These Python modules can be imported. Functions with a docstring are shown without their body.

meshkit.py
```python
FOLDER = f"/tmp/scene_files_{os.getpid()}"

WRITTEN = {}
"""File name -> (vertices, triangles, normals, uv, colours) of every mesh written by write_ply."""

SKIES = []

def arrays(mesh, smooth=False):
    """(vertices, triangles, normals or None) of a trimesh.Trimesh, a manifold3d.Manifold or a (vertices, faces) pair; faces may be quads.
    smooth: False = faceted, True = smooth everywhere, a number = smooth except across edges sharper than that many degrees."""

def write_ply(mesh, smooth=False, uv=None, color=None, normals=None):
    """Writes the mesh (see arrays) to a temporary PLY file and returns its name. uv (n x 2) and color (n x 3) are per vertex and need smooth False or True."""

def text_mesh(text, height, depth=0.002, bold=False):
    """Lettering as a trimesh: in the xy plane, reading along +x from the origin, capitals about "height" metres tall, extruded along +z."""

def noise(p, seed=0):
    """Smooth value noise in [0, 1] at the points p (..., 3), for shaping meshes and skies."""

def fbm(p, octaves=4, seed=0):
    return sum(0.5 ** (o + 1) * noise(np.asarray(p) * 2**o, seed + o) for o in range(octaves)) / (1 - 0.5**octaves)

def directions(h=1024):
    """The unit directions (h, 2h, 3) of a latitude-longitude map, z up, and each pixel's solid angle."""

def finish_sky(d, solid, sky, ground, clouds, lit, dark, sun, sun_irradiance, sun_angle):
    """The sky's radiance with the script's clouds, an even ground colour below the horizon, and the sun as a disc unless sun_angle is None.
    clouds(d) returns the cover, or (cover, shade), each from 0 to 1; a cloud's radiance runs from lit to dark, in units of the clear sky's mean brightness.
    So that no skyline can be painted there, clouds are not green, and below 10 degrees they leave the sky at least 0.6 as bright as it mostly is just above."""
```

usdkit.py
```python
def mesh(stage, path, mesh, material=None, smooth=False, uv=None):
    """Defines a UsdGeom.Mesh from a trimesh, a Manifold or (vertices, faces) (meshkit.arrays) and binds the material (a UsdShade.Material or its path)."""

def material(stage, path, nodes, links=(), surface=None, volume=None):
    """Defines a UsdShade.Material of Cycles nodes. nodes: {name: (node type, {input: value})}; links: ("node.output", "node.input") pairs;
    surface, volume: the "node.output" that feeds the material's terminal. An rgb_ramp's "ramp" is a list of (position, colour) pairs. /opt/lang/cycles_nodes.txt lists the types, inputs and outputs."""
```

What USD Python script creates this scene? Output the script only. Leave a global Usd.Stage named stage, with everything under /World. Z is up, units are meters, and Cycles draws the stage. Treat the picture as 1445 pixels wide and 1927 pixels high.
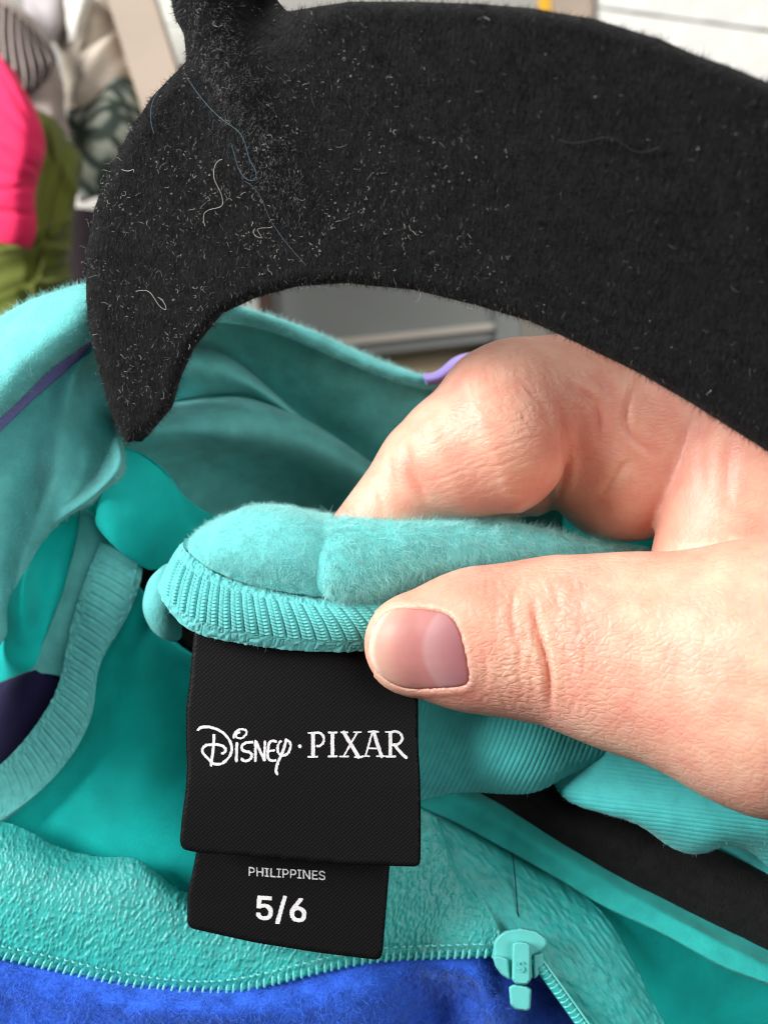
import math, random
import numpy as np, trimesh, shapely, usdkit, meshkit
from pxr import Usd, UsdGeom, UsdLux, UsdShade, Gf, Vt, Sdf
from scipy.interpolate import make_interp_spline, LinearNDInterpolator
from scipy.spatial import Delaunay, cKDTree

stage = Usd.Stage.CreateInMemory()
UsdGeom.SetStageUpAxis(stage, 'Z'); UsdGeom.SetStageMetersPerUnit(stage, 1.0)
UsdGeom.Xform.Define(stage, '/World'); UsdGeom.Scope.Define(stage, '/World/Looks')

# ------------------------------------------------------------------ camera
FOC, CX, CY = 1600.0, 722.5, 963.5           # focal length and centre of the 1445 x 1927 photograph
CAM = np.array([0.0, 0.0, 1.30]); PITCH = math.radians(28)
RIGHT = np.array([1.0, 0, 0]); FWD = np.array([0, math.cos(PITCH), -math.sin(PITCH)]); UP = np.array([0, math.sin(PITCH), math.cos(PITCH)])
cam = UsdGeom.Camera.Define(stage, '/World/camera')
cam.CreateHorizontalApertureAttr(24.0); cam.CreateVerticalApertureAttr(24.0 * 1024 / 767)
cam.CreateFocalLengthAttr(24.0 * FOC / 1445); cam.CreateClippingRangeAttr((0.01, 50.0))
cam.CreateFStopAttr(15.5); cam.CreateFocusDistanceAttr(0.130); cam.CreateExposureAttr(0.0)
M = np.eye(4); M[0, :3], M[1, :3], M[2, :3], M[3, :3] = RIGHT, UP, -FWD, CAM
cam.AddTransformOp().Set(Gf.Matrix4d(*M.ravel().tolist()))


def c2w(p):                                   # camera millimetres (x right, y up, z back) -> world metres
    p = np.asarray(p, float) / 1000
    return CAM + p[..., :1] * RIGHT + p[..., 1:2] * UP - p[..., 2:3] * FWD


def w2c(p):
    q = (np.asarray(p, float) - CAM) * 1000
    return np.stack([q @ RIGHT, q @ UP, -(q @ FWD)], -1)


def px2c(x, y, d):
    x, y, d = np.broadcast_arrays(np.asarray(x, float), np.asarray(y, float), np.asarray(d, float))
    return np.stack([(x - CX) * d / FOC, (CY - y) * d / FOC, -d], -1)


def at(x, y, d):
    return c2w(px2c(x, y, d))


# ------------------------------------------------------------------ lamps
def rect_light(name, pos, target, w, h, intensity, color):      # positions in camera metres (x right, y up, z back)
    l = UsdLux.RectLight.Define(stage, '/World/' + name)
    l.CreateWidthAttr(w); l.CreateHeightAttr(h); l.CreateIntensityAttr(intensity); l.CreateColorAttr(Gf.Vec3f(*color))
    p, t = c2w(np.array(pos) * 1000.0), c2w(np.array(target) * 1000.0)
    z = (p - t) / np.linalg.norm(p - t); x = np.cross([0, 0, 1.0], z); x /= np.linalg.norm(x); y = np.cross(z, x)
    m = np.eye(4); m[0, :3], m[1, :3], m[2, :3], m[3, :3] = x, y, z, p
    l.AddTransformOp().Set(Gf.Matrix4d(*m.ravel().tolist()))


rect_light('window_light', (-0.92, 0.44, 0.30), (0, 0, -0.14), 0.55, 0.55, 34.0, (1.0, 0.985, 0.96))
rect_light('fill_light', (0.75, 0.42, 0.90), (0, 0, -0.14), 1.1, 1.1, 4.6, (1.0, 0.96, 0.92))  # added fill from the right, no lamp seen there
rect_light('background_fill', (-0.2, 1.7, -0.55), (-0.2, 0, -0.75), 1.4, 1.0, 2.5, (1.0, 0.98, 0.95))  # added to brighten the background, stands for no known lamp

# ------------------------------------------------------------------ materials
LOOK = {}


def principled(name, color, rough=0.6, sheen=0.0, var=0.0, vscale=60, bump=0.0, bscale=1500, bdist=0.0003, spec=0.3, trans=0.0, sss=0.0, sheen_rough=0.4, extra=None, stretch=(1, 1, 1), tint=(1, 1, 1)):
    n = {'tc': ('texture_coordinate', {}), 'map': ('mapping', {'scale': stretch}), 'p': ('principled_bsdf', {'base_color': color, 'roughness': rough, 'specular_ior_level': spec, 'sheen_weight': sheen, 'sheen_roughness': sheen_rough, 'sheen_tint': tint})}
    L = [('tc.object', 'map.vector')]
    if sss:
        n['p'][1].update({'subsurface_weight': sss, 'subsurface_scale': 0.0028, 'subsurface_radius': (1.0, 0.32, 0.16)})
    if var:
        n['nz'] = ('noise_texture', {'scale': vscale, 'detail': 4.0}); L.append(('tc.object', 'nz.vector'))
        n['rp'] = ('rgb_ramp', {'ramp': [(0.25, tuple(c * (1 - var) for c in color)), (0.75, tuple(min(1, c * (1 + var)) for c in color))]})
        L += [('nz.fac', 'rp.fac'), ('rp.color', 'p.base_color')]
    if bump:
        n['bn'] = ('noise_texture', {'scale': bscale, 'detail': 3.0, 'roughness': 0.6}); L.append(('map.vector', 'bn.vector'))
        n['bp'] = ('bump', {'strength': bump, 'distance': bdist}); L += [('bn.fac', 'bp.height'), ('bp.normal', 'p.normal')]
    surf = 'p.BSDF'
    if trans:
        n['t'] = ('translucent_bsdf', {'color': color}); n['mx'] = ('mix_closure', {'fac': trans})
        L += [('p.BSDF', 'mx.closure1'), ('t.BSDF', 'mx.closure2')]; surf = 'mx.closure'
        if var: L.append(('rp.color', 't.color'))
    LOOK[name] = usdkit.material(stage, '/World/Looks/' + name, n, L, surface=surf)


FLEECE = (0.155, 0.585, 0.585)
principled('fleece', FLEECE, 0.9, 0.35, 0.18, 220, 0.5, 2600, 0.0004, 0.1, trans=0.12, tint=(0.7, 1, 1))
principled('fleece_fibre', (0.43, 0.80, 0.79), 0.8, 0.0, 0.15, 500, spec=0.2, trans=0.4)
principled('lining_fibre', (0.05, 0.72, 0.69), 0.8, spec=0.2, trans=0.4)
principled('lining', (0.010, 0.68, 0.65), 0.7, 0.1, 0.14, 120, 0.6, 2600, 0.0003, 0.2, trans=0.4)  # colour brightened to stand in for light glowing through the cloth
principled('rib_knit', (0.13, 0.54, 0.54), 0.85, 0.25, 0.15, 700, 0.4, 5000, 0.0002, 0.15, trans=0.1)
principled('terry', (0.025, 0.345, 0.33), 0.42, 0.0, 0.15, 300, 0.35, 4000, 0.0002, 0.5)
principled('teal_jersey', (0.075, 0.50, 0.50), 0.8, 0.15, 0.12, 400, 0.3, 4000, 0.0002, 0.15, trans=0.15)
principled('hem_knit', (0.022, 0.33, 0.31), 0.85, 0.1, 0.15, 300, 0.5, 2600, 0.0003, 0.1, trans=0.15)
principled('tape', (0.022, 0.34, 0.33), 0.45, 0.0, 0.15, 400, 0.5, 4500, 0.0002, 0.4, stretch=(1, 0.35, 0.35))
principled('zip_plastic', (0.12, 0.52, 0.50), 0.35, 0.0, 0.06, 300, spec=0.5)
principled('blue_plush', (0.025, 0.10, 0.54), 0.85, 0.3, 0.35, 260, 0.6, 1500, 0.0006, 0.1, tint=(0.5, 0.7, 1))
principled('blue_fibre', (0.06, 0.18, 0.72), 0.7, 0.0, 0.35, 500, spec=0.3, trans=0.2)
principled('purple', (0.27, 0.21, 0.52), 0.85, 0.3, 0.1, 200, 0.4, 2500, 0.0003, 0.1)
principled('navy', (0.011, 0.009, 0.038), 0.9, 0.2, 0.2, 120, 0.3, 2000, 0.0003, 0.1)
principled('velvet', (0.006, 0.006, 0.0065), 0.9, 0.04, 0.4, 500, 0.8, 2200, 0.0005, 0.15, stretch=(1, 1, 0.4))
principled('velvet_fibre', (0.008, 0.008, 0.0095), 0.6, 0.0, 0.7, 700, spec=0.25)
principled('sheen_dust_fibre', (0.17, 0.175, 0.18), 0.7, 0.0, 0.6, 300, spec=0.2)  # pale strands: painted sheen on the ridge, dusty specks elsewhere
principled('lint_fibre', (0.52, 0.50, 0.47), 0.7, 0.0, 0.6, 250, spec=0.3)
principled('blue_thread', (0.12, 0.20, 0.26), 0.7, spec=0.3)
principled('thread_white', (0.66, 0.66, 0.68), 0.6, 0.2, 0.22, 3500, 0.6, 9000, 0.00015, 0.3)
principled('pink_cotton', (0.66, 0.018, 0.095), 0.8, 0.1, 0.08, 30, 0.3, 600, 0.0006, 0.2)
principled('olive_cotton', (0.095, 0.115, 0.02), 0.85, 0.1, 0.15, 25, 0.3, 500, 0.0008, 0.15)
principled('grey_cotton', (0.30, 0.25, 0.23), 0.85, 0.1, 0.1, 20, spec=0.15)
principled('cream_cotton', (0.55, 0.48, 0.40), 0.85, 0.1, 0.12, 18, spec=0.15)
principled('white_cotton', (0.60, 0.58, 0.54), 0.8, 0.1, 0.06, 15, spec=0.2)
principled('lilac_cotton', (0.38, 0.345, 0.355), 0.85, 0.1, 0.1, 15, spec=0.15)
principled('black_cotton', (0.022, 0.015, 0.018), 0.85, 0.1, 0.1, 20, spec=0.15)
principled('beige_paint', (0.35, 0.285, 0.23), 0.5, 0, 0.12, 12, spec=0.35)
principled('white_paint', (0.64, 0.64, 0.61), 0.55, 0, 0.06, 25, 0.5, 90, 0.004, 0.3)
principled('grey_metal', (0.135, 0.145, 0.14), 0.5, 0, 0.15, 8, spec=0.4)
principled('pale_metal', (0.36, 0.33, 0.29), 0.5, 0, 0.1, 8, spec=0.4)
principled('tan_board', (0.44, 0.35, 0.24), 0.7, 0, 0.15, 10, spec=0.2)
principled('brown_leather', (0.05, 0.028, 0.018), 0.6, 0, 0.2, 20, spec=0.3)
principled('yellow_plastic', (0.80, 0.45, 0.03), 0.5, spec=0.3)
principled('white_card', (0.52, 0.52, 0.48), 0.6, spec=0.3)
principled('plaster', (0.50, 0.49, 0.46), 0.9, 0, 0.08, 4, spec=0.1)
principled('concrete', (0.22, 0.19, 0.16), 0.85, 0, 0.2, 6, spec=0.2)

# woven satin label: fine diagonal twill
LOOK['satin_black'] = usdkit.material(stage, '/World/Looks/satin_black', {
    'uv': ('attribute', {'attribute': 'st'}), 'map': ('mapping', {'rotation': (0, 0, 0.72), 'scale': (1, 1, 1)}),
    'w': ('wave_texture', {'scale': 6.3, 'distortion': 0.6, 'detail': 1.0, 'detail_scale': 6.0}), 'w2': ('wave_texture', {'bands_direction': 'y', 'scale': 5.2, 'distortion': 0.4}),
    'm': ('math', {'math_type': 'multiply'}), 'b': ('bump', {'strength': 0.28, 'distance': 0.00010}),
    'rp': ('rgb_ramp', {'ramp': [(0.1, (0.003, 0.003, 0.0035)), (0.8, (0.009, 0.009, 0.010))]}),
    'p': ('principled_bsdf', {'roughness': 0.5, 'specular_ior_level': 0.16, 'sheen_weight': 0.0})},
    [('uv.vector', 'map.vector'), ('map.vector', 'w.vector'), ('map.vector', 'w2.vector'), ('w.fac', 'm.value1'), ('w2.fac', 'm.value2'), ('m.value', 'b.height'), ('m.value', 'rp.fac'), ('rp.color', 'p.base_color'), ('b.normal', 'p.normal')], surface='p.BSDF')

# skin: blotchy pink and peach, cell-like relief
LOOK['skin'] = usdkit.material(stage, '/World/Looks/skin', {
    'tc': ('texture_coordinate', {}), 'n1': ('noise_texture', {'scale': 75.0, 'detail': 4.0}), 'n2': ('noise_texture', {'scale': 240.0, 'detail': 3.0}),
    'rp': ('rgb_ramp', {'ramp': [(0.3, (0.66, 0.32, 0.245)), (0.48, (0.69, 0.385, 0.285)), (0.7, (0.72, 0.445, 0.32))]}),
    'rp2': ('rgb_ramp', {'ramp': [(0.32, (0.94, 0.79, 0.78)), (0.64, (1.0, 1.0, 1.0))]}),
    'mx': ('mix', {'mix_type': 'multiply', 'fac': 1.0}),
    'fl': ('attribute', {'attribute': 'flush'}), 'red': ('mix', {'mix_type': 'mix', 'color2': (0.64, 0.20, 0.14)}),
    'mp': ('mapping', {'scale': (0.55, 1.0, 1.0)}), 'wn': ('noise_texture', {'scale': 500.0, 'detail': 2.0}), 'wa': ('vector_math', {'math_type': 'multiply_add', 'vector2': (0.0012, 0.0012, 0.0012)}),
    'v': ('voronoi_texture', {'feature': 'distance_to_edge', 'scale': 1100.0}), 'v2': ('voronoi_texture', {'feature': 'distance_to_edge', 'scale': 520.0}),
    'vr': ('map_range', {'from_min': 0.0, 'from_max': 0.22, 'clamp': True}), 'vr2': ('map_range', {'from_min': 0.0, 'from_max': 0.12, 'clamp': True}),
    'ad': ('math', {'math_type': 'multiply_add', 'value2': 0.5}), 'cr': ('attribute', {'attribute': 'crinkle'}), 'b': ('bump', {'strength': 0.25, 'distance': 0.00015}),
    'p': ('principled_bsdf', {'roughness': 0.48, 'specular_ior_level': 0.4, 'subsurface_weight': 0.4, 'subsurface_scale': 0.0016, 'subsurface_radius': (1.0, 0.35, 0.2)})},
    [('tc.object', 'n1.vector'), ('tc.object', 'n2.vector'), ('n1.fac', 'rp.fac'), ('n2.fac', 'rp2.fac'), ('rp.color', 'mx.color1'), ('rp2.color', 'mx.color2'),
     ('mx.color', 'red.color1'), ('fl.fac', 'red.fac'), ('red.color', 'p.base_color'),
     ('tc.object', 'mp.vector'), ('tc.object', 'wn.vector'), ('wn.color', 'wa.vector1'), ('mp.vector', 'wa.vector3'), ('wa.vector', 'v.vector'), ('wa.vector', 'v2.vector'),
     ('v.distance', 'vr.value'), ('v2.distance', 'vr2.value'), ('vr2.result', 'ad.value1'), ('vr.result', 'ad.value3'), ('ad.value', 'b.height'), ('cr.fac', 'b.strength'), ('b.normal', 'p.normal')], surface='p.BSDF')
# nail plate: free edge, pink bed, pale half moon (u runs from tip to cuticle)
LOOK['nail'] = usdkit.material(stage, '/World/Looks/nail', {
    'uv': ('attribute', {'attribute': 'st'}), 's': ('separate_xyz', {}),
    'rp': ('rgb_ramp', {'ramp': [(0.0, (0.70, 0.52, 0.38)), (0.05, (0.70, 0.50, 0.38)), (0.09, (0.55, 0.30, 0.235)), (0.3, (0.44, 0.185, 0.165)), (0.53, (0.38, 0.145, 0.14)), (0.58, (0.40, 0.20, 0.20)), (0.75, (0.32, 0.145, 0.155)), (1.0, (0.24, 0.09, 0.10))]}),
    'w': ('noise_texture', {'scale': 14.0, 'detail': 1.0}), 'mp': ('mapping', {'scale': (0.05, 1, 1)}), 'b': ('bump', {'strength': 0.3, 'distance': 0.0001}),
    'p': ('principled_bsdf', {'roughness': 0.45, 'specular_ior_level': 0.22, 'subsurface_weight': 0.3, 'subsurface_scale': 0.001})},
    [('uv.vector', 's.vector'), ('s.x', 'rp.fac'), ('rp.color', 'p.base_color'), ('uv.vector', 'mp.vector'), ('mp.vector', 'w.vector'), ('w.fac', 'b.height'), ('b.normal', 'p.normal')], surface='p.BSDF')

# striped and printed cloths (flat print, by the cloth's own uv)
LOOK['striped_cotton'] = usdkit.material(stage, '/World/Looks/striped_cotton', {
    'uv': ('attribute', {'attribute': 'st'}), 'w': ('wave_texture', {'scale': 2.9, 'distortion': 0.3}),
    'rp': ('rgb_ramp', {'ramp': [(0.0, (0.02, 0.014, 0.016)), (0.80, (0.02, 0.014, 0.016)), (0.88, (0.36, 0.30, 0.27)), (1.0, (0.36, 0.30, 0.27))]}),
    'p': ('principled_bsdf', {'roughness': 0.85, 'specular_ior_level': 0.15})},
    [('uv.vector', 'w.vector'), ('w.fac', 'rp.fac'), ('rp.color', 'p.base_color')], surface='p.BSDF')
LOOK['leaf_print'] = usdkit.material(stage, '/World/Looks/leaf_print', {
    'tc': ('texture_coordinate', {}), 'mp': ('mapping', {'rotation': (0.3, 0.5, 0.8), 'scale': (1.0, 2.6, 1.2)}), 'v': ('voronoi_texture', {'scale': 48.0, 'feature': 'distance_to_edge'}), 'n': ('noise_texture', {'scale': 40.0}),
    'rp': ('rgb_ramp', {'ramp': [(0.0, (0.03, 0.04, 0.034)), (0.10, (0.035, 0.05, 0.04)), (0.18, (0.22, 0.24, 0.20)), (1.0, (0.42, 0.38, 0.32))]}),
    'p': ('principled_bsdf', {'roughness': 0.85, 'specular_ior_level': 0.15})},
    [('tc.object', 'mp.vector'), ('mp.vector', 'v.vector'), ('v.distance', 'rp.fac'), ('rp.color', 'p.base_color')], surface='p.BSDF')

# ------------------------------------------------------------------ object helpers
used = {}


def numbered(parent, name):
    k = used.get((parent, name), 0); used[(parent, name)] = k + 1
    return f'{parent}/{name}' + (f'_{k:03d}' if k else '')


def keys(p, label=None, cat=None, group=None, kind=None):
    for k, v in (('label', label), ('category', cat), ('group', group), ('kind', kind)):
        if v: p.SetCustomDataByKey(k, v)


BASE = {}


def thing(name, base, label, cat, group=None, kind=None):
    path = numbered('/World', name)
    x = UsdGeom.Xform.Define(stage, path); x.AddTranslateOp().Set(Gf.Vec3d(*map(float, base)))
    keys(x.GetPrim(), label, cat, group, kind); BASE[path] = np.asarray(base, float)
    return path


def part(parent, name, mesh, mat, smooth=True, uv=None, label=None, kind=None):
    path = numbered(parent, name)
    root = '/'.join(path.split('/')[:3])
    v, f = (np.asarray(mesh.vertices), np.asarray(mesh.faces)) if hasattr(mesh, 'vertices') else (np.asarray(mesh[0]), np.asarray(mesh[1]))
    m = usdkit.mesh(stage, path, (v - BASE.get(root, 0), f), LOOK[mat], smooth=smooth, uv=uv)
    keys(m.GetPrim(), label, None, None, kind)
    return path


def top(name, mesh, mat, label, cat, group=None, kind=None, smooth=True, uv=None):
    path = numbered('/World', name)
    v, f = (np.asarray(mesh.vertices), np.asarray(mesh.faces)) if hasattr(mesh, 'vertices') else (np.asarray(mesh[0]), np.asarray(mesh[1]))
    m = usdkit.mesh(stage, path, (v, f), LOOK[mat], smooth=smooth, uv=uv)
    keys(m.GetPrim(), label, cat, group, kind)
    return path


def curves(path, strands, widths, mat, label=None, cat=None, kind='stuff'):
    root = '/'.join(path.split('/')[:3]); off = BASE.get(root, np.zeros(3))
    c = UsdGeom.BasisCurves.Define(stage, path); c.CreateTypeAttr('linear')
    c.CreateCurveVertexCountsAttr(Vt.IntArray([len(s) for s in strands]))
    pts = np.concatenate([np.asarray(s) for s in strands]) - off
    c.CreatePointsAttr(Vt.Vec3fArray.FromNumpy(pts.astype(np.float32)))
    c.CreateWidthsAttr(Vt.FloatArray.FromNumpy(np.asarray(widths, np.float32))); c.SetWidthsInterpolation('vertex')
    UsdShade.MaterialBindingAPI.Apply(c.GetPrim()).Bind(LOOK[mat])
    keys(c.GetPrim(), label, cat, None, kind)


def spl(pts, n, chord=True):
    p = np.asarray(pts, float)
    if len(p) == 1: return np.repeat(p, n, 0)
    t = np.concatenate([[0], np.cumsum(np.maximum(np.linalg.norm(np.diff(p[:, :2], axis=0), axis=1), 1e-3) ** 0.6)]) if chord else np.linspace(0, 1, len(p))
    t = t / t[-1]
    return make_interp_spline(t, p, k=min(3, len(p) - 1))(np.linspace(0, 1, n))


def normals(G):
    n = np.cross(np.gradient(G, axis=1), np.gradient(G, axis=0)); n /= np.linalg.norm(n, axis=-1, keepdims=True) + 1e-12
    if (n * (-G)).sum(-1).mean() < 0: n = -n
    return n


class Sheet:
    """A cloth: rows of (x, y, depth mm) control points as a dense surface, relief(u, v, xy) in mm along its normal, and a thickness."""
    def __init__(s, rows, nu, nv, relief=None, thick=0.8, wrinkle=0.0, wscale=9.0, seed=1, linear_rows=False):
        A = np.stack([spl(r, nu) for r in rows])                               # rows x nu x 3
        k = 1 if linear_rows else min(3, len(rows) - 1)
        A = make_interp_spline(np.linspace(0, 1, len(rows)), A, k=k)(np.linspace(0, 1, nv))
        G = px2c(A[..., 0], A[..., 1], A[..., 2])
        u, v = np.meshgrid(np.linspace(0, 1, nu), np.linspace(0, 1, nv))
        N = normals(G); h = np.zeros(u.shape)
        if wrinkle: h = h + wrinkle * (meshkit.fbm(G / wscale, 3, seed) - 0.5) * 2
        if relief is not None: h = h + relief(u, v, A)
        s.G0, s.N0 = G, N
        s.G = G + N * h[..., None]; s.N = normals(s.G); s.u, s.v, s.A, s.thick = u, v, A, thick

    def mesh(s):
        nv, nu = s.u.shape
        front, back = s.G.reshape(-1, 3), (s.G0 - s.N0 * s.thick).reshape(-1, 3)
        i = np.arange(nv * nu).reshape(nv, nu); q = np.stack([i[:-1, :-1], i[:-1, 1:], i[1:, 1:], i[1:, :-1]], -1).reshape(-1, 4)
        c = np.cross(front[q[:, 1]] - front[q[:, 0]], front[q[:, 3]] - front[q[:, 0]])
        if (c * s.N.reshape(-1, 3)[q[:, 0]]).sum() < 0: q = q[:, ::-1]
        n = nv * nu
        loop = np.concatenate([i[0, :-1], i[:-1, -1], i[-1, :0:-1], i[:0:-1, 0]]); nxt = np.roll(loop, -1)
        side = np.stack([loop, nxt, nxt + n, loop + n], -1)
        # keep the walls' winding outwards
        V = np.vstack([front, back]); cc = V[loop].mean(0)
        sn = np.cross(V[side[:, 1]] - V[side[:, 0]], V[side[:, 3]] - V[side[:, 0]])
        if (sn * (V[loop] - cc)).sum() < 0: side = side[:, ::-1]
        Q = np.vstack([q, q[:, ::-1] + n, side]); T = np.vstack([Q[:, [0, 1, 2]], Q[:, [0, 2, 3]]])
        uv = np.stack([s.u.ravel(), s.v.ravel()], -1)
        return (c2w(V), T), np.vstack([uv, uv])

    def fuzz(s, n, length, lean, rnd, seed=0, width=0.03, mask=None, curl=0.3):
        """Strands in world metres rooted over the cloth; lean: a direction in camera axes."""
        rng = np.random.default_rng(seed)
        nv, nu = s.u.shape
        d = np.linalg.norm(np.cross(np.diff(s.G, axis=0)[:, :-1], np.diff(s.G, axis=1)[:-1]), axis=-1).ravel()
        k = rng.choice(len(d), n, p=d / d.sum()); r, c = np.divmod(k, nu - 1); a, b = rng.random(n), rng.random(n)
        bil = lambda X: (X[r, c] * ((1 - a) * (1 - b))[:, None] + X[r, c + 1] * (a * (1 - b))[:, None] + X[r + 1, c] * ((1 - a) * b)[:, None] + X[r + 1, c + 1] * (a * b)[:, None])
        P, N = bil(s.G), bil(s.N)
        if mask is not None:
            ok = mask(bil(s.A)); P, N = P[ok], N[ok]
        n = len(P)
        return strands(P, N, length, lean, rnd, rng, width, curl)


def strands(P, N, length, lean, rnd, rng, width, curl, npt=4):
    n = len(P)
    cl = (meshkit.fbm(P / 1.6, 2, 5)[:, None] - 0.5) * 3.0                      # clumping: neighbours lean alike
    cl2 = (meshkit.fbm(P / 1.3 + 50, 2, 8)[:, None] - 0.5) * 3.0
    D = N * 0.8 + np.asarray(lean, float) + cl * np.array([1, 0.3, 0]) + cl2 * np.array([0, 1, 0.3]) + rng.normal(0, rnd, (n, 3))
    D /= np.linalg.norm(D, axis=1, keepdims=True)
    D = D + N * np.maximum(0, 0.15 - (D * N).sum(1))[:, None]
    L = length * (0.5 + rng.random(n))[:, None]; C = rng.normal(0, curl, (n, 3))
    t = np.linspace(0, 1, npt)
    S = P[:, None] - N[:, None] * 0.1 + (D * L)[:, None] * t[None, :, None] + (C * L)[:, None] * (t ** 2)[None, :, None]
    W = np.tile(width * np.array([1.0, 0.9, 0.7, 0.25])[:npt], n) / 1000
    return list(c2w(S)), W


class Plate:
    """A flat piece with a pixel outline, rounded at its rim, on the depth field D(x, y)."""
    def __init__(s, outline, D, thick, rnd, step=4.0, relief=None, smooth_outline=True):
        o = np.asarray(outline, float)
        ring = shapely.Polygon(o); ring = ring if ring.is_valid else ring.buffer(0)
        seg = shapely.segmentize(ring.exterior, step)
        b = np.asarray(seg.coords)[:-1]
        if smooth_outline:
            for _ in range(3): b = 0.25 * np.roll(b, 1, 0) + 0.5 * b + 0.25 * np.roll(b, -1, 0)
        poly = shapely.Polygon(b); s.poly = poly
        x0, y0, x1, y1 = poly.bounds
        gx, gy = np.meshgrid(np.arange(x0, x1, step), np.arange(y0, y1, step * 0.866)); gx[1::2] += step / 2
        g = np.stack([gx.ravel(), gy.ravel()], -1); g = g[shapely.contains_xy(poly, g[:, 0], g[:, 1])]
        tree = cKDTree(b); dist = tree.query(g)[0]; g, dist = g[dist > step * 0.7], dist[dist > step * 0.7]
        P = np.vstack([b, g]); dist = np.concatenate([np.zeros(len(b)), dist])
        T = Delaunay(P).simplices; cen = P[T].mean(1); T = T[shapely.contains_xy(poly, cen[:, 0], cen[:, 1])]
        a, bb = P[T[:, 1]] - P[T[:, 0]], P[T[:, 2]] - P[T[:, 0]]
        fl = a[:, 0] * bb[:, 1] - a[:, 1] * bb[:, 0] > 0; T[fl] = T[fl][:, ::-1]   # counter-clockwise seen from the camera (y down)
        t = np.clip(dist / rnd, 0, 1); curve = 1 - np.sqrt(np.maximum(0, 1 - (1 - t) ** 2))
        d = np.asarray(D(P[:, 0], P[:, 1])); h = relief(P[:, 0], P[:, 1]) if relief is not None else 0
        front, back = px2c(P[:, 0], P[:, 1], d + curve * thick / 2 - h), px2c(P[:, 0], P[:, 1], d + thick - curve * thick / 2 + 0)
        n, nb = len(P), len(b)
        remap = np.arange(n) + n; remap[:nb] = np.arange(nb)
        s.V, s.T, s.P, s.front, s.dist = np.vstack([front, back]), np.vstack([T, remap[T][:, ::-1]]), P, front, dist
        s.TF = T
        s.uv = np.vstack([P, P]) / 100.0

    def mesh(s):
        return c2w(s.V), s.T

    def sample(s, n, rng):
        f = s.front[s.TF]; c = np.cross(f[:, 1] - f[:, 0], f[:, 2] - f[:, 0]); ar = np.linalg.norm(c, axis=1)
        k = rng.choice(len(ar), n, p=ar / ar.sum()); w = rng.dirichlet((1, 1, 1), n)
        nn = c[k] / ar[k][:, None]; nn[(nn * -f[k, 0]).sum(1) < 0] *= -1
        return (f[k] * w[..., None]).sum(1), nn, (s.P[s.TF[k]] * w[..., None]).sum(1)


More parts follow.
